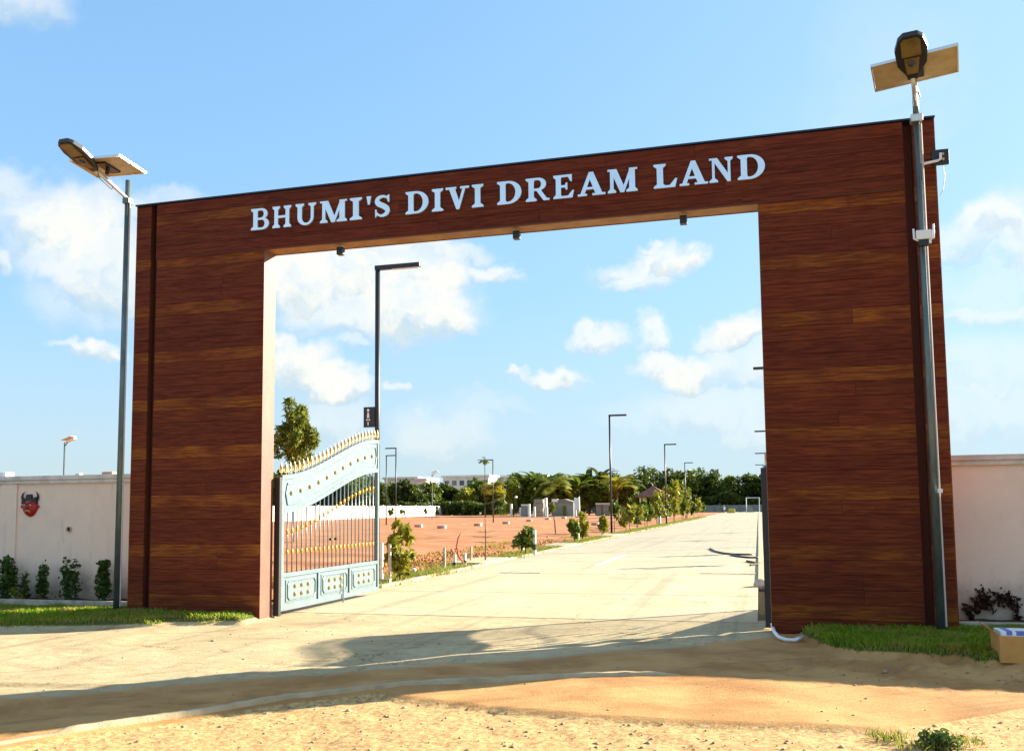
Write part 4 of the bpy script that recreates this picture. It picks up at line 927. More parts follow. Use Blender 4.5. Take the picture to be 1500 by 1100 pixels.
q = AY(1005, 760, 101); lamp(q.x, 101, label='fourth and farthest black street lamp left of the road')
for Yp, lb in ((24.5, 'black street lamp right of the road of which only the arm tip shows'), (55.5, 'second street lamp right of the road, half hidden by the right pillar'), (84., 'third street lamp right of the road beside the pillar edge'), (111, 'fourth and farthest street lamp right of the road')):
    q = AY(1106, 700, Yp); lamp(q.x+1.06, Yp, label=lb, rz=math.pi)
for px, py, Yp, rz, lb in ((580, 664, 62, math.pi, 'taller of two distant street lamps just right of the gate leaf'), (566, 677, 72, 0, 'shorter of two distant street lamps just right of the gate leaf'), (722, 683, 84, math.pi, 'thin distant street lamp beside the tall palm')):
    q = AY(px, py, Yp); lamp(q.x, Yp, label=lb, rz=rz, grp='distant street lamps across the red field')
# distant solar lamps
def fsol(px, py, Yp, label, flip=1):
    q = AY(px, py, Yp); t = empty('solar_street_lamp', (q.x, Yp, 0), label, 'street lamp', 'distant solar street lamps'); h = q.z
    MB().tube([(0, 0, -.1), (0, 0, h)], .06, 8).obj('pole', 'steelpole', t); MB().tube([(0, 0, h-.3), (.35*flip, -.1, h)], .04, 6).obj('arm', 'steelpole', t)
    me = MB().box(-.1, -.16, -.03, .75, .16, .03).mesh('lamp_head', 'alu'); me.transform(Matrix.Translation((.3*flip, -.1, h+.02)) @ Matrix.Rotation(-.35*flip+(math.pi if flip < 0 else 0), 4, 'Y')); link('lamp_head', me, parent=t)
    me = MB().box(-.45, -.3, 0, .45, .3, .03).mesh('solar_panel', 'panelback'); me.transform(Matrix.Translation((.35*flip, 0, h+.28)) @ Matrix.Rotation(-.3*flip, 4, 'Y')); link('solar_panel', me, parent=t)
    return t
fsol(95, 648, 45, 'distant solar street lamp beyond the left boundary wall'); fsol(633, 694, 110, 'distant solar street lamp between the two white buildings')

# ------------------------------------------------------------------ far things
def rectbox(px0, px1, pt, pb, Y, dep, z0=None):
    a = AY(px0, pt, Y); b = AY(px1, pb, Y); zb_ = b.z if z0 is None else z0
    return a.x, Y, zb_, b.x, Y+dep, max(a.z, AY(px1, pt, Y).z) if False else a.z
# far white wall (built in bays, receding to the right)
fw = empty('far_wall', (-60, 150, 0), 'long white wall at the far side of the red field', 'wall')
A0 = G(380, 764.5); B0 = G(722, 752.5)
seg = 14; 
for k in range(seg):
    p0 = A0.lerp(B0, k/seg); p1 = A0.lerp(B0, (k+1)/seg); d = (p1-p0); L = d.length; d.normalize()
    me = MB().box(.15, 0, -.2, L-.15, .2, 2.15).mesh('wall_panel', 'limewash'); mt = Matrix.Translation(p0-Vector((-60, 150, 0))) @ Matrix.Rotation(math.atan2(d.y, d.x), 4, 'Z'); me.transform(mt); link('wall_panel', me, parent=fw)
    me = MB().box(-.15, -.05, -.2, .15, .25, 2.3).mesh('pier', 'limewash'); me.transform(mt); link('pier', me, parent=fw)
# grey far fence at road end
ff = empty('far_fence', (0, REND+6.5, 0), 'grey compound fence across the end of the road', 'fence')
q = AY(868, 745, REND+6.5); q2 = AY(1200, 745, REND+6.5); nseg = 18; st = (q2.x-q.x)/nseg
fm = MB().box(.1, -.04, .1, st-.1, .04, 1.75).mesh('fence_panel', 'greysheet'); pm = MB().box(-.1, -.1, 0, .1, .1, 1.85).mesh('fence_post', 'greyblock')
for k in range(nseg): link('fence_panel', fm, parent=ff, loc=(q.x+st*k, 0, 0)); link('fence_post', pm, parent=ff, loc=(q.x+st*k, 0, 0))
# buildings
def building(label, px0, px1, pt, Y, dep, nwx, rowsw, m='bwhite', para=True, z0=0, roofrim=.6):
    x0, y0, _, x1, y1, z1 = rectbox(px0, px1, pt, 745, Y, dep); t = empty('building', (x0, Y, 0), label, 'building')
    def P(mb, nm, mm): o = mb.obj(nm, mm, t); return o
    P(MB().box(0, 0, z0, x1-x0, dep, z1), 'wall', m); P(MB().box(-.5, -.6, z1+.01, x1-x0+.5, dep+.3, z1+roofrim), 'roof_slab', m)
    if nwx:
        ww = (x1-x0)/nwx
        for i in range(nwx):
            for (za, zb_) in rowsw:
                wn = P(MB().box(ww*i+ww*.14, -.08, z1-za, ww*(i+1)-ww*.14, -.005, z1-zb_), 'window', m)
                o = MB().box(ww*i+ww*.2, -.12, z1-za+.15, ww*(i+1)-ww*.2, -.085, z1-zb_-.15).obj('pane', 'glass', wn)
    return t
building('long flat white building above the trees just right of the gate leaf', 563, 611, 702, 240, 14, 0, ())
building('small white block at the right end of the long flat building', 611, 624, 703, 236, 10, 2, ((2.4, 1.2),))
building('two-storey white building with rows of windows above the tree line', 649, 716, 699.5, 250, 14, 6, ((2.6, .8), (6.4, 4.4)))
building('lower pale wing of the windowed building behind the palms', 716, 800, 699.5, 262, 12, 5, ((3.2, 1.2),))
# trees behind the far wall, one by one
TL = [ # px, top py, Y, rx(px), mat, label
 (410, 700, 120, 16, 'leaf_mid', 'bushy green tree seen through the hinge end of the left gate leaf'),
 (440, 696, 150, 20, 'leaf_dark', 'dark tree behind the left gate bars, beneath the drooping tree'),
 (480, 694, 150, 26, 'leaf_dark', 'dark round tree seen through the middle bars of the left gate leaf'),
 (520, 697, 150, 24, 'leaf_mid', 'green tree seen through the right bars of the left gate leaf'),
 (548, 703, 160, 18, 'leaf_dark', 'dark tree behind the free end of the left gate leaf'),
 (575, 710, 185, 22, 'leaf_mid', 'rounded tree below the long flat building, nearest the gate leaf'),
 (604, 709, 185, 26, 'leaf_dark', 'broad dark tree below the small white block'),
 (634, 714, 190, 20, 'leaf_mid', 'low green tree below the distant solar lamp'),
 (657, 714, 195, 18, 'leaf_dark', 'low dark tree below the left corner of the windowed building'),
 (680, 716, 195, 18, 'leaf_yellow', 'low yellow-green tree below the windowed building'),
 (700, 711, 200, 18, 'leaf_mid', 'green tree left of the tall palm foot'),
 (724, 714, 190, 16, 'leaf_yellow', 'olive bush tree right of the tall palm foot'),
 (742, 704, 200, 18, 'leaf_mid', 'leafy green tree right of the windowed building'),
 (765, 702, 205, 20, 'leaf_dark', 'dark tree behind the white globe lamp'),
 (795, 699, 210, 24, 'leaf_dark', 'dark tree behind the banana clump'),
 (828, 698, 210, 24, 'leaf_mid', 'green tree between the two banana clumps'),
 (860, 700, 212, 22, 'leaf_dark', 'dark tree behind the grey tin shed'),
 (885, 696, 222, 22, 'leaf_dark', 'dark tree behind the second road lamp'),
 (915, 697, 222, 20, 'leaf_mid', 'green tree right of the second road lamp'),
 (942, 694, 226, 24, 'leaf_dark', 'dark tree left behind the tiled pavilion'),
 (958, 683, 232, 26, 'leaf_dark', 'tallest dark tree crown behind the tiled pavilion'),
 (988, 692, 232, 22, 'leaf_dark', 'dark tree between the third and fourth road lamps'),
 (1012, 698, 228, 18, 'leaf_mid', 'olive green tree right of the fourth road lamp'),
 (1035, 693, 230, 22, 'leaf_dark', 'wide dark tree above the left half of the road end'),
 (1050, 695, 234, 20, 'leaf_mid', 'olive-topped tree above the middle of the road end'),
 (1072, 706, 236, 20, 'leaf_dark', 'lower dark tree above the rider at the road end'),
 (1094, 700, 232, 18, 'leaf_dark', 'dark tree above the white frame at the road end'),
 (1112, 697, 230, 20, 'leaf_dark', 'dark tree at the edge of the right pillar'),
 (1140, 695, 230, 22, 'leaf_dark', 'dark tree mostly hidden behind the right pillar')]
for k, (px, pt, Yp, rpx, mt_, lb) in enumerate(TL):
    q = AY(px, pt, Yp); s_ = Yp+11.6; rr = rpx*s_/FPX*1.3; h = q.z+.9
    tree(lb, q.x, Yp, h, rr, h*.47, mt_, n=2600, leaf=.62, group='trees along the far edge of the site', tr=.22, seed=100+k, clumps=20, tight=.36)
# lower hedge-like growth right behind wall and fence
def mass(name, px0, px1, Yp, h, n, m, label, seed):
    rng = np.random.default_rng(seed); a = AY(px0, 740, Yp).x; b = AY(px1, 740, Yp).x
    x = rng.uniform(a, b, n); hh = h*(.55+.45*vnoise(x, x*0, .25, seed)); P = np.stack([x, Yp+rng.uniform(0, 6, n), rng.uniform(0, 1, n)**.7*hh], 1)
    V, F = leafquads(P, .7, rng); tag(link(name, npmesh(name, V, F, m)), label, 'undergrowth', kind='stuff')
mass('undergrowth', 395, 735, 178, 3.6, 9000, 'leaf_dark', 'dark undergrowth behind the far white wall', 41)
mass('undergrowth', 735, 1150, 221, 5.5, 12000, 'leaf_dark', 'dark undergrowth filling the gaps below the far trees', 42)
for k, (px, pt, Yp, rpx, mt_, lb) in enumerate(((752, 709, 152, 14, 'leaf_yellow', 'yellow-green bush left of the banana clump'), (775, 706, 154, 18, 'leaf_mid', 'green bush below the large banana plant'),
 (800, 704, 152, 18, 'leaf_yellow', 'bright bush behind the feathery palm'), (826, 702, 154, 18, 'leaf_mid', 'green bush above the tin shed'), (850, 704, 157, 16, 'leaf_yellow', 'bright bush above the broken white stub'),
 (872, 702, 158, 18, 'leaf_mid', 'green bush left of the second road lamp'), (908, 706, 160, 16, 'leaf_yellow', 'bright bush right of the second road lamp'), (924, 710, 160, 14, 'leaf_mid', 'green bush left of the pavilion'),
 (992, 705, 150, 16, 'leaf_mid', 'dense green bush tree between the third and fourth road lamps'))):
    Yp += 7; q = AY(px, pt, Yp); s_ = Yp+11.6; rr = rpx*s_/FPX*1.15; h = q.z
    tree(lb, q.x, Yp, h, rr, h*.48, mt_, n=1900, leaf=.6, group='bushes among the palms', tr=.15, seed=500+k, clumps=16, tight=.36)
# the drooping tree behind the left pillar
q = AY(430, 700, 28); t = tree('tall narrow tree with drooping leaves standing behind the left pillar', q.x, 28, 6.95, 1.05, 1.9, 'leaf_droop', n=3600, leaf=.14, tr=.06, name='drooping_tree', seed=4, clumps=30, elong=3.0, tight=.25)
# palms and bananas
for k, (px, pt, Yp, L, nf, kind, m, lb, h) in enumerate((
 (711, 672, 150, 1.5, 11, 'palm', 'leaf_mid', 'tall thin palm with a small tuft standing above the tree line', None),
 (722, 702, 165, 3.2, 12, 'palm', 'leaf_yellow', 'low spreading palm right of the tall thin one', None),
 (768, 690, 160, 4.4, 9, 'banana', 'leaf_dark', 'dark banana plant at the left of the banana clump', None),
 (785, 686, 158, 4.8, 11, 'banana', 'leaf_mid', 'large banana plant above the grey block stack', None),
 (802, 688, 155, 4.6, 12, 'palm', 'leaf_mid', 'feathery palm right of the large banana plant', None),
 (815, 694, 152, 4.2, 12, 'palm', 'leaf_yellow', 'yellow-green palm above the tin shed', None),
 (846, 692, 160, 4.4, 10, 'banana', 'leaf_mid', 'banana plant above the white pillar stub', None),
 (862, 684, 165, 4.8, 10, 'banana', 'leaf_dark', 'tallest dark banana plant left of the second road lamp', None),
 (880, 682, 168, 4.6, 9, 'banana', 'leaf_dark', 'dark banana plant directly left of the second road lamp', None),
 (903, 692, 160, 4.4, 10, 'banana', 'leaf_yellow', 'bright banana plant directly right of the second road lamp', None),
 (918, 694, 165, 3.8, 10, 'palm', 'leaf_mid', 'palm between the second road lamp and the pavilion', None))):
    q = AY(px, pt, Yp); top = q.z; hh = top-L*((.35 if k == 0 else .62) if kind == 'palm' else .75); nf = nf if k == 0 else int(nf*1.8); frondtree(lb, q.x, Yp, hh, L, nf, m, kind, 'palms and banana plants beyond the red field', .10 if k == 0 else .2, 'palm_tree' if kind == 'palm' else 'banana_plant', 60+k)
# small site structures
def rb(name, m, label, cat, px0, px1, pt, pb, Yp, dep=.6, group=None, bevel=.03):
    a = AY(px0, pt, Yp); b = AY(px1, pb, Yp); mb = MB().box(0, 0, -.2, b.x-a.x, dep, a.z); return tag(mb.obj(name, m, bevel=bevel, loc=(a.x, Yp, 0)), label, cat, group)
YS = 141
def framed(px0, px1, pt, Yp, label):
    a = AY(px0, pt, Yp); b = AY(px1, pt, Yp); wv = b.x-a.x; t = empty('gate_frame', (a.x, Yp, 0), label, 'gate')
    MB().box(-.25, 0, 0, 0, .3, a.z-.6).obj('post', 'limewash', t); MB().box(wv, 0, 0, wv+.4, .3, a.z).obj('post', 'limewash', t)
    MB().box(.02, .1, .1, wv-.02, .16, a.z-.35).obj('sheet', 'greysheet', t); MB().box(.0, .05, a.z-.34, wv-.005, .25, a.z-.05).obj('lintel', 'limewash', t)
framed(763, 773, 738, YS, 'small grey sheet gate between white posts beyond the red field')
rb('white_post', 'limewash', 'short white post left of the small grey gate', 'post', 747, 750, 738, 752, YS, .4, 'white posts beyond the red field')
rb('white_post', 'limewash', 'short white post between the grey gate and the block stack', 'post', 781, 784, 742, 752, YS, .4, 'white posts beyond the red field')
t = empty('block_stack', (AY(781, 740, YS+2).x, YS+2, 0), 'square grey stack of blocks beyond the red field', 'block stack')
a = AY(781, 731, YS+2); b = AY(796, 731, YS+2); ch_ = a.z/4
for k in range(4): MB().box((k % 2)*.1, 0, ch_*k+.02, b.x-a.x-(k % 2)*.1, 1.5, ch_*(k+1)-.02).obj('block_course', 'greyblock', t, bevel=.04)
rb('white_pillar', 'limewash', 'slim white pillar right of the grey block stack', 'pillar', 797.5, 801, 729, 752, YS, .5)
rb('white_post', 'limewash', 'short white post at the foot of the slim white pillar', 'post', 799.5, 802, 742, 753, YS-2, .4, 'white posts beyond the red field')
t = empty('globe_lamp', (AY(756, 740, YS).x, YS, 0), 'white globe lamp on a short post beyond the red field', 'lamp'); q = AY(756, 728, YS)
MB().tube([(0, 0, 0), (0, 0, q.z-.2)], .05, 6).obj('post', 'darkmetal', t); MB().lathe([(0, -.26), (.2, -.16), (.26, 0), (.2, .16), (0, .26)], (0, 0, q.z), 10).obj('globe', 'white', t, smooth=True)
t = empty('tin_shed', (AY(808, 740, YS+6).x, YS+6, 0), 'low grey tin shed with a curved roof beyond the red field', 'shed'); a = AY(806, 736, YS+6); b = AY(838, 736, YS+6); wv = b.x-a.x
MB().box(0, 0, 0, wv, 3, a.z).obj('wall', 'greysheet', t); MB().prism([(-.2, a.z+.01), (wv*.25, a.z+.5), (wv*.6, a.z+.62), (wv+.2, a.z+.02)], 'y', -.2, 3.2).obj('roof', 'greyblock', t); MB().box(wv*.5, -.05, 0, wv*.68, -.005, a.z*.75).obj('door', 'leaf_mid', t)
MB().box(wv*.02, -.3, a.z+.1, wv*.3, .3, a.z+.62).obj('roof_sheet', 'limewash', t)
t = empty('broken_pillar', (AY(841, 740, YS).x, YS, 0), 'broken white wall stub with a notch right of the tin shed', 'wall stub'); a = AY(841, 728, YS); b = AY(849, 728, YS); wv = b.x-a.x
MB().prism([(0, -.1), (wv*.35, -.1), (wv*.4, a.z*.35), (wv*.7, a.z*.35), (wv*.75, -.1), (wv, -.1), (wv*.93, a.z*1.02), (wv*.6, a.z*.93), (0, a.z*.97)], 'y', 0, .5).obj('stub', 'limewash', t)
t = empty('block_wall', (AY(873, 740, YS+6).x, YS+6, 0), 'low grey block wall left of the second road lamp', 'wall'); a = AY(873, 737, YS+6); b = AY(893, 737, YS+6); wv = b.x-a.x
MB().box(0, 0, 0, wv, .3, a.z-.16).obj('wall', 'greyblock', t); MB().box(-.1, -.1, a.z-.155, wv+.1, .4, a.z).obj('cap', 'limewash', t); MB().box(wv*.38, -.06, .05, wv*.5, -.005, a.z-.4).obj('recess', 'bark', t)
q = G(735, 754); q2 = G(905, 752.5); tag(MB().box(-30, 132, -.1, -8, 140, .02).obj('side_road', 'greyblock'), None, None, kind='structure')
# pavilion with tiled roof
Yp = 118; c = AY(957, 727, Yp); s_ = (Yp+11.6)/FPX; zr = c.z; pv = empty('pavilion', (c.x, Yp, 0), 'small open pavilion with a hipped red tile roof left of the road', 'pavilion')
hw = 24*s_; apex = AY(957, 712, Yp).z
for k, (a, b) in enumerate(((-1, -1), (1, -1), (1, 1), (-1, 1))): MB().tube([(a*hw*.7, b*hw*.7, 0), (a*hw*.7, b*hw*.7, zr)], .1, 8).obj('column', 'limewash', pv)
for k in range(4):   # tile courses on four faces
    rot = Matrix.Rotation(k*math.pi/2, 4, 'Z')
    for c_ in range(6):
        f0 = 1-c_/6; f1 = 1-(c_+1)/6; z0 = zr+(apex-zr)*c_/6; z1 = zr+(apex-zr)*(c_+1)/6
        vs = [rot @ Vector(v) for v in ((-hw*f0, -hw*f0-.02, z0+.02), (hw*f0, -hw*f0-.02, z0+.02), (hw*max(f1, .03), -hw*max(f1, .03)-.02, z1+.05), (-hw*max(f1, .03), -hw*max(f1, .03)-.02, z1+.05), (-hw*f0, -hw*f0, z0-.06), (hw*f0, -hw*f0, z0-.06))]
        MB().add(vs, [(0, 1, 2, 3), (0, 4, 5, 1)]).obj('tile_course', 'tile', pv)
MB().box(-hw*.98, -hw*.98, zr-.12, hw*.98, hw*.98, zr-.065).obj('ceiling', 'bark', pv)
MB().tube([(0, 0, apex), (-.1, 0, apex+.35), (-.35, 0, apex+.5)], [.08, .06, .03], 6).obj('finial', 'limewash', pv)
MB().box(-hw*.85, -hw*.85, 0, hw*.85, hw*.85, .3).obj('plinth', 'greyblock', pv)
# white frame at the road end
Yp = 196; a = AY(1093, 729, Yp); b = AY(1112, 729, Yp); t = empty('metal_goal', (a.x, Yp, 0), 'white goal-like metal frame at the right end of the road', 'frame'); wv = b.x-a.x
MB().tube([(0, 0, 0), (0, 0, a.z), (wv, 0, a.z), (wv, 0, 0)], .11, 6).obj('tube_frame', 'white', t); MB().box(.3, .1, .1, wv*.5, .2, 1.2).obj('low_board', 'greysheet', t)
tag(MB().prism([(-.9, 0), (.9, 0), (.75, .9), (-.5, 1.0)], 'y', 0, .5).obj('yellow_board', 'yellow', loc=(AY(1071, 745, 192).x, 192, 0), bevel=.05), 'yellow board standing right of the rider at the road end', 'board')

# verge trees and shrubs along the road (left)
VT = [ # px, base py, top py, half width px, mat, label
 (585, 853, 768, 20, 'leaf_yellow', 'bushy yellow-green sapling just right of the left gate leaf'),
 (770, 812, 768, 14, 'leaf_mid', 'small shrub beside the striped white post'),
 (842, 795, 760, 7, 'leaf_mid', 'slim shrub beside the second white post'),
 (853, 791, 752, 6, 'leaf_yellow', 'thin yellow-green sapling left of the second road lamp'),
 (882, 785, 752, 5, 'leaf_yellow', 'thin sapling close to the left of the second road lamp'),
 (917, 777, 742, 9, 'leaf_yellow', 'first bushy sapling right of the second road lamp'),
 (933, 773, 738, 10, 'leaf_mid', 'second bushy sapling right of the second road lamp'),
 (948, 770, 735, 9, 'leaf_mid', 'third sapling of the row, before the pavilion'),
 (962, 767, 722, 9, 'leaf_yellow', 'fourth sapling of the row, before the pavilion edge'),
 (976, 764, 712, 11, 'leaf_yellow', 'taller yellow-green sapling at the third road lamp'),
 (988, 762, 706, 11, 'leaf_yellow', 'leafy sapling just right of the third road lamp'),
 (999, 760, 709, 10, 'leaf_mid', 'leafy sapling at the fourth road lamp'),
 (1007, 758, 712, 10, 'leaf_yellow', 'last yellow-green sapling of the row near the road end')]
for k, (px, pb, pt, hw_, m, lb) in enumerate(VT):
    q = G(px, pb); Yq = q.y; x = q.x
    tq = AY(px, pt, Yq); s_ = (Yq+11.6)/FPX; h = tq.z; rr = hw_*s_*1.15
    if k == 0: tree(lb, x, Yq, h, rr*1.0, h*.52, m, n=430, leaf=.14, group='saplings along the left verge', tr=.018, name='sapling', seed=203, clumps=24, tight=.24, elong=1.8)
    else: tree(lb, x, Yq, h, rr*1.15, h*.47, m, n=300 if k < 5 else 520, leaf=.11+.0018*Yq, group='saplings along the left verge', tr=.03, name='sapling', seed=200+k, clumps=12, tight=.33, elong=1.9)
ORD = 'nearest second third fourth fifth sixth seventh eighth ninth tenth eleventh twelfth thirteenth fourteenth fifteenth farthest'.split()
for k in range(16):
    yy = 42+k*5.2+random.uniform(-1, 1); xx = random.uniform(.35, 1.45); h = random.uniform(1.5, 2.6)
    tree(('%s thin young sapling along the left verge counted from the second road lamp' % ORD[k]), xx, yy, h, random.uniform(.3, .5), h*.4, 'leaf_yellow' if k % 3 else 'leaf_mid', n=200, leaf=.1+.0018*yy, group='thin saplings far along the left verge', tr=.025, name='sapling', seed=600+k, clumps=8, tight=.36, elong=1.9)
# thin araucaria-like sapling and leaning stick sapling
q = G(711, 823); s_ = (q.y+11.6)/FPX; t = empty('whorled_sapling', (q.x, q.y, 0), 'thin bare sapling with one whorl of flat branches at the verge', 'sapling', None)
ht = AY(711, 742, q.y).z; MB().tube([(0, 0, -.05), (.01, 0, ht*.5), (-.01, 0, ht)], [.025, .016, .006], 6).obj('trunk', 'bark', t)
rng = np.random.default_rng(9)
for z_, L in ((.58, .32), (.74, .36), (.9, .26)):
    z_ *= AY(711, 775, q.y).z; vs = []; fs = []
    for k in range(8):
        a = k*.785+z_*3; d = Vector((math.cos(a), math.sin(a), .12)); sd = Vector((-math.sin(a), math.cos(a), 0))
        for j in range(7):
            u = (j+1)/7*L; w_ = .055*(1-j/9); b = len(vs); vs += [d*u, d*(u+.03)+sd*w_+Vector((0, 0, -.01)), d*(u+.05), d*(u+.03)-sd*w_+Vector((0, 0, -.01))]; fs.append((b, b+1, b+2, b+3))
        b = len(vs); vs += [sd*.006, -sd*.006, d*L-sd*.003, d*L+sd*.003]; fs.append((b, b+1, b+2, b+3))
    MB().add(vs, fs).obj('branch_whorl', 'leaf_shrub', t, loc=(0, 0, z_))
q = G(814, 782); t = empty('stick_sapling', (q.x, q.y, 0), 'leaning stick-like sapling in the red field with a tuft on top', 'sapling'); tp = AY(809, 745, q.y)-q
MB().tube([(0, 0, -.05), (tp.x*.3, 0, tp.z*.5), (tp.x, 0, tp.z)], [.05, .035, .015], 6).obj('trunk', 'bark', t); crown('crown', (tp.x, 0, tp.z), .35, .35, .3, 120, .14, 'leaf_mid', np.random.default_rng(3), 6, .4, t)
# posts and plot markers
def post(name, m, label, px, pb, pt, wpx, grp='plot marker posts', dark=False):
    q = G(px, pb); s_ = (q.y+11.6)/FPX; h = AY(px, pt, q.y).z; w_ = wpx*s_
    t = empty(name, (q.x, q.y, 0), label, 'post', grp); MB().box(-w_/2, -w_/2, -.1, w_/2, w_/2, h).obj('shaft', m, t, bevel=.008)
    if dark: MB().box(-w_/2-.006, -w_/2-.006, h*.18, w_/2+.006, w_/2+.006, h*.42).obj('dark_band', 'black', t)
    return t
post('marker_post', 'limewash', 'slim concrete post by the gate leaf, left of a twin post', 559, 856, 795, 4)
post('marker_post', 'kerb', 'slim concrete post by the gate leaf, right of its twin', 571, 855, 796, 4)
q = G(565, 856); tag(MB().box(-.11, -.04, 0, .11, .04, .12).obj('post_foot', 'kerb', loc=(q.x, q.y-.02, 0)), 'low concrete block between the twin posts by the gate', 'block')
post('marker_post', 'kerb', 'thin tall post left of the red bent rod', 651, 833, 802, 3.4)
post('marker_post', 'limewash', 'short white post left of the red bent rod', 666, 831, 812, 4, dark=True)
post('marker_post', 'limewash', 'short white post right of the red bent rod', 681, 828, 810, 3.6, dark=True)
post('marker_post', 'kerb', 'brown post right of the short white posts', 690, 823, 800, 3.2)
post('marker_post', 'limewash', 'tall white post with a dark band in front of the small shrub', 783, 812, 776, 4.5, dark=True)
post('marker_post', 'limewash', 'short white post left of the tall banded one', 766, 808, 794, 3.4)
post('marker_post', 'limewash', 'slim white post beside the slim shrub', 847, 793, 765, 3.0)
post('marker_post', 'limewash', 'white post before the pavilion in the sapling row', 966, 768, 738, 4.0)
q = G(672, 829); tt = [AY(a, b, q.y)-q for a, b in ((679, 824), (672, 815), (669, 800), (671, 788), (675, 781))]
tag(MB().tube([Vector((.1, 0, 0))]+tt, [.03, .026, .024, .022, .02, .016], 6).obj('bent_rod', 'rust', loc=tuple(q), smooth=True), 'red bent rod sticking out of the verge', 'rod')
q = G(606, 838); tag(MB().lathe([(.06, -.02), (.08, .03), (.06, .09), (0, .11)], n=8).obj('white_stone', 'limewash', loc=tuple(q), smooth=True), 'white stone at the near corner of the red field', 'stone')
PS = [(647, 773), (700, 769), (741, 766), (775, 762.5), (802, 760), (826, 758), (846, 756.5), (872, 768), (613, 771)]
names = ['plot stone in the red field straight right of the gate leaf', 'plot stone left of the thin whorled sapling', 'plot stone right of the thin whorled sapling', 'plot stone below the tall grey block stack', 'plot stone below the slim white pillar', 'plot stone right of the leaning stick sapling', 'farthest plot stone, below the broken white stub', 'flat plot stone left of the second road lamp', 'leftmost plot stone beside the yellow-green sapling']
base = None
for k, (px, pb) in enumerate(PS):
    q = G(px, pb+1.5); s_ = (q.y+11.6)/FPX
    if base is None:
        base = empty('plot_stone', tuple(q), names[k], 'stone', 'plot stones in the red field'); MB().box(-.32, -.14, -.05, .32, .14, .24).obj('stone_body', 'brick', base, bevel=.02); MB().box(.12, -.15, .02, .33, .15, .26).obj('painted_end', 'limewash', base, bevel=.01)
    else: o = copy_tree(base); o.location = q; o['label'] = names[k]; o.rotation_euler = (0, 0, random.uniform(-.2, .2))
# seedlings along the far white wall
for k, (px, pb, pt) in enumerate(((573, 760, 745), (590, 759, 742), (624, 757, 743), (640, 757, 742), (679, 755, 741), (705, 754, 741))):
    q = G(px, pb); h = AY(px, pt, q.y).z; tree(['seedling at the white far wall nearest the gate leaf', 'second seedling at the white far wall', 'third seedling at the white far wall', 'dark seedling in the middle of the white far wall', 'seedling at the white far wall left of the tall palm', 'last seedling at the right end of the white far wall'][k], q.x, q.y, h, .5, h*.4, 'leaf_mid' if k != 3 else 'leaf_dark', n=160, leaf=.35, group='seedlings before the white far wall', tr=.05, name='seedling', seed=300+k, clumps=6)
# hidden-side saplings right of the road that throw shade on it
for k, (xx, yy, hh) in enumerate(((10.0, 14.5, 2.2), (10.2, 20, 1.9), (10.1, 33, 2.4), (10.3, 44, 2.4))):
    tree('sapling right of the road, hidden behind the right pillar, number in row told by its distance' if False else ['slim sapling right of the road nearest the gate', 'second slim sapling right of the road', 'third slim sapling right of the road', 'farthest slim sapling right of the road'][k], xx, yy, hh, .35, hh*.3, 'leaf_yellow', n=260, leaf=.12, group='saplings right of the road', tr=.03, name='sapling', seed=400+k, clumps=6)

# ------------------------------------------------------------------ rider on a motorcycle at the road end
q = AY(1062, 748, 178); Yp = 178
mo = empty('motorcycle', (q.x-.2, Yp, 0), 'small dark motorcycle standing at the far end of the road', 'motorcycle')
for yy, nm in ((-.62, 'front_wheel'), (.62, 'rear_wheel')):
    mb = MB(); ring = [(0, yy+.3*math.cos(a), .31+.3*math.sin(a)) for a in [2*math.pi*k/16 for k in range(17)]]
    wv = mb.tube(ring, .05, 6).obj(nm, 'black', mo, smooth=True); MB().lathe([(0, -.03), (.2, -.012), (.24, 0), (.2, .012), (0, .03)], (0, yy, .31), 12, 'x').obj('rim', 'alu', wv)
MB().add([], []).tube([(0, -.62, .31), (0, -.5, .75), (0, -.42, 1.0)], .035, 6).obj('fork', 'alu', mo)
MB().tube([(-.33, -.34, 1.05), (0, -.44, 1.0), (.33, -.34, 1.05)], .02, 6).obj('handlebar', 'black', mo)
MB().lathe([(0, -.1), (.09, -.06), (.11, 0), (.09, .05), (0, .07)], (0, -.56, .88), 10, 'y').obj('headlight', 'white', mo, smooth=True)
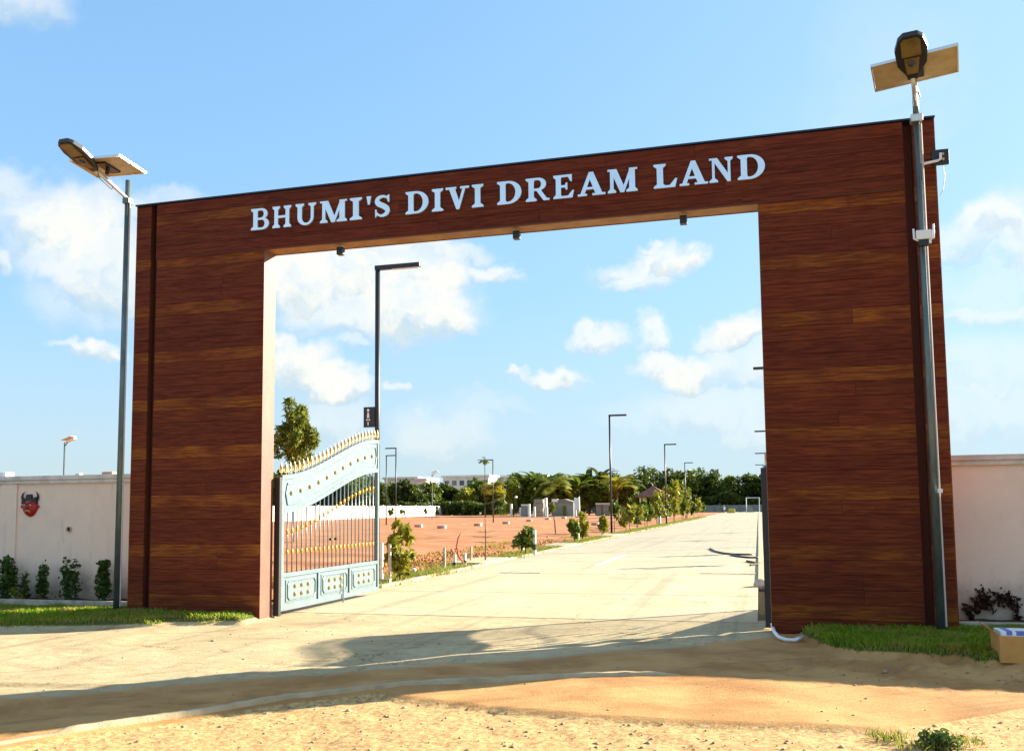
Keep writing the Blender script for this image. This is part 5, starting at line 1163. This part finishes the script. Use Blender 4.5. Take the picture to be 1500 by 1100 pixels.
MB().prism([(-.42, .72), (-.1, .95), (.12, .8), (.75, .84), (.8, .72), (.3, .5), (.1, .35), (-.3, .35)], 'x', -.12, .12).obj('body', 'cloth_d', mo, bevel=.03)
MB().box(-.13, .1, .80, .13, .78, .88).obj('seat', 'black', mo, bevel=.03)
pr = empty('person', (q.x-.2, Yp+.25, .85), 'person in a white shirt and dark trousers sitting on the distant motorcycle', 'person')
def skinned(name, verts, edges, radii, m, parent):
    me = bpy.data.meshes.new(name); me.from_pydata(verts, edges, []); o = link(name, me, m, parent)
    sk = o.modifiers.new('s', 'SKIN'); 
    for v, r_ in zip(me.skin_vertices[0].data, radii): v.radius = (r_, r_)
    me.skin_vertices[0].data[0].use_root = True; o.modifiers.new('d', 'SUBSURF').levels = 1; o.modifiers['d'].render_levels = 1
    return o
bd = [(0, 0, .0), (0, -.02, .25), (0, -.05, .5), (0, -.07, .64), (0, -.09, .80), (.19, -.06, .5), (.28, -.25, .32), (.3, -.55, .22), (-.19, -.06, .5), (-.28, -.25, .32), (-.3, -.55, .22),
      (.14, -.05, -.02), (.2, -.45, -.02), (.2, -.3, -.5), (.2, -.42, -.55), (-.14, -.05, -.02), (-.2, -.45, -.02), (-.2, -.3, -.5), (-.2, -.42, -.55)]
skinned('body', bd, [(0, 1), (1, 2), (2, 3), (3, 4), (2, 5), (5, 6), (6, 7), (2, 8), (8, 9), (9, 10), (0, 11), (11, 12), (12, 13), (13, 14), (0, 15), (15, 16), (16, 17), (17, 18)],
        [.15, .15, .16, .06, .1, .08, .055, .04, .08, .055, .04, .1, .08, .055, .04, .1, .08, .055, .04], 'skin', pr)
MB().lathe([(.0, .58), (.12, .57), (.2, .5), (.19, .3), (.18, .02)], (0, -.04, 0), 12).obj('shirt', 'cloth_w', pr, smooth=True)
for s_ in (1, -1): MB().tube([(s_*.12, 0, 0), (s_*.2, -.45, -.0), (s_*.2, -.3, -.48)], [.12, .1, .075], 8).obj('trouser_leg', 'cloth_d', pr, smooth=True)
MB().lathe([(.0, .14), (.07, .12), (.1, .05), (.105, -.01)], (0, -.07, .80), 10).obj('hair', 'black', pr, smooth=True)
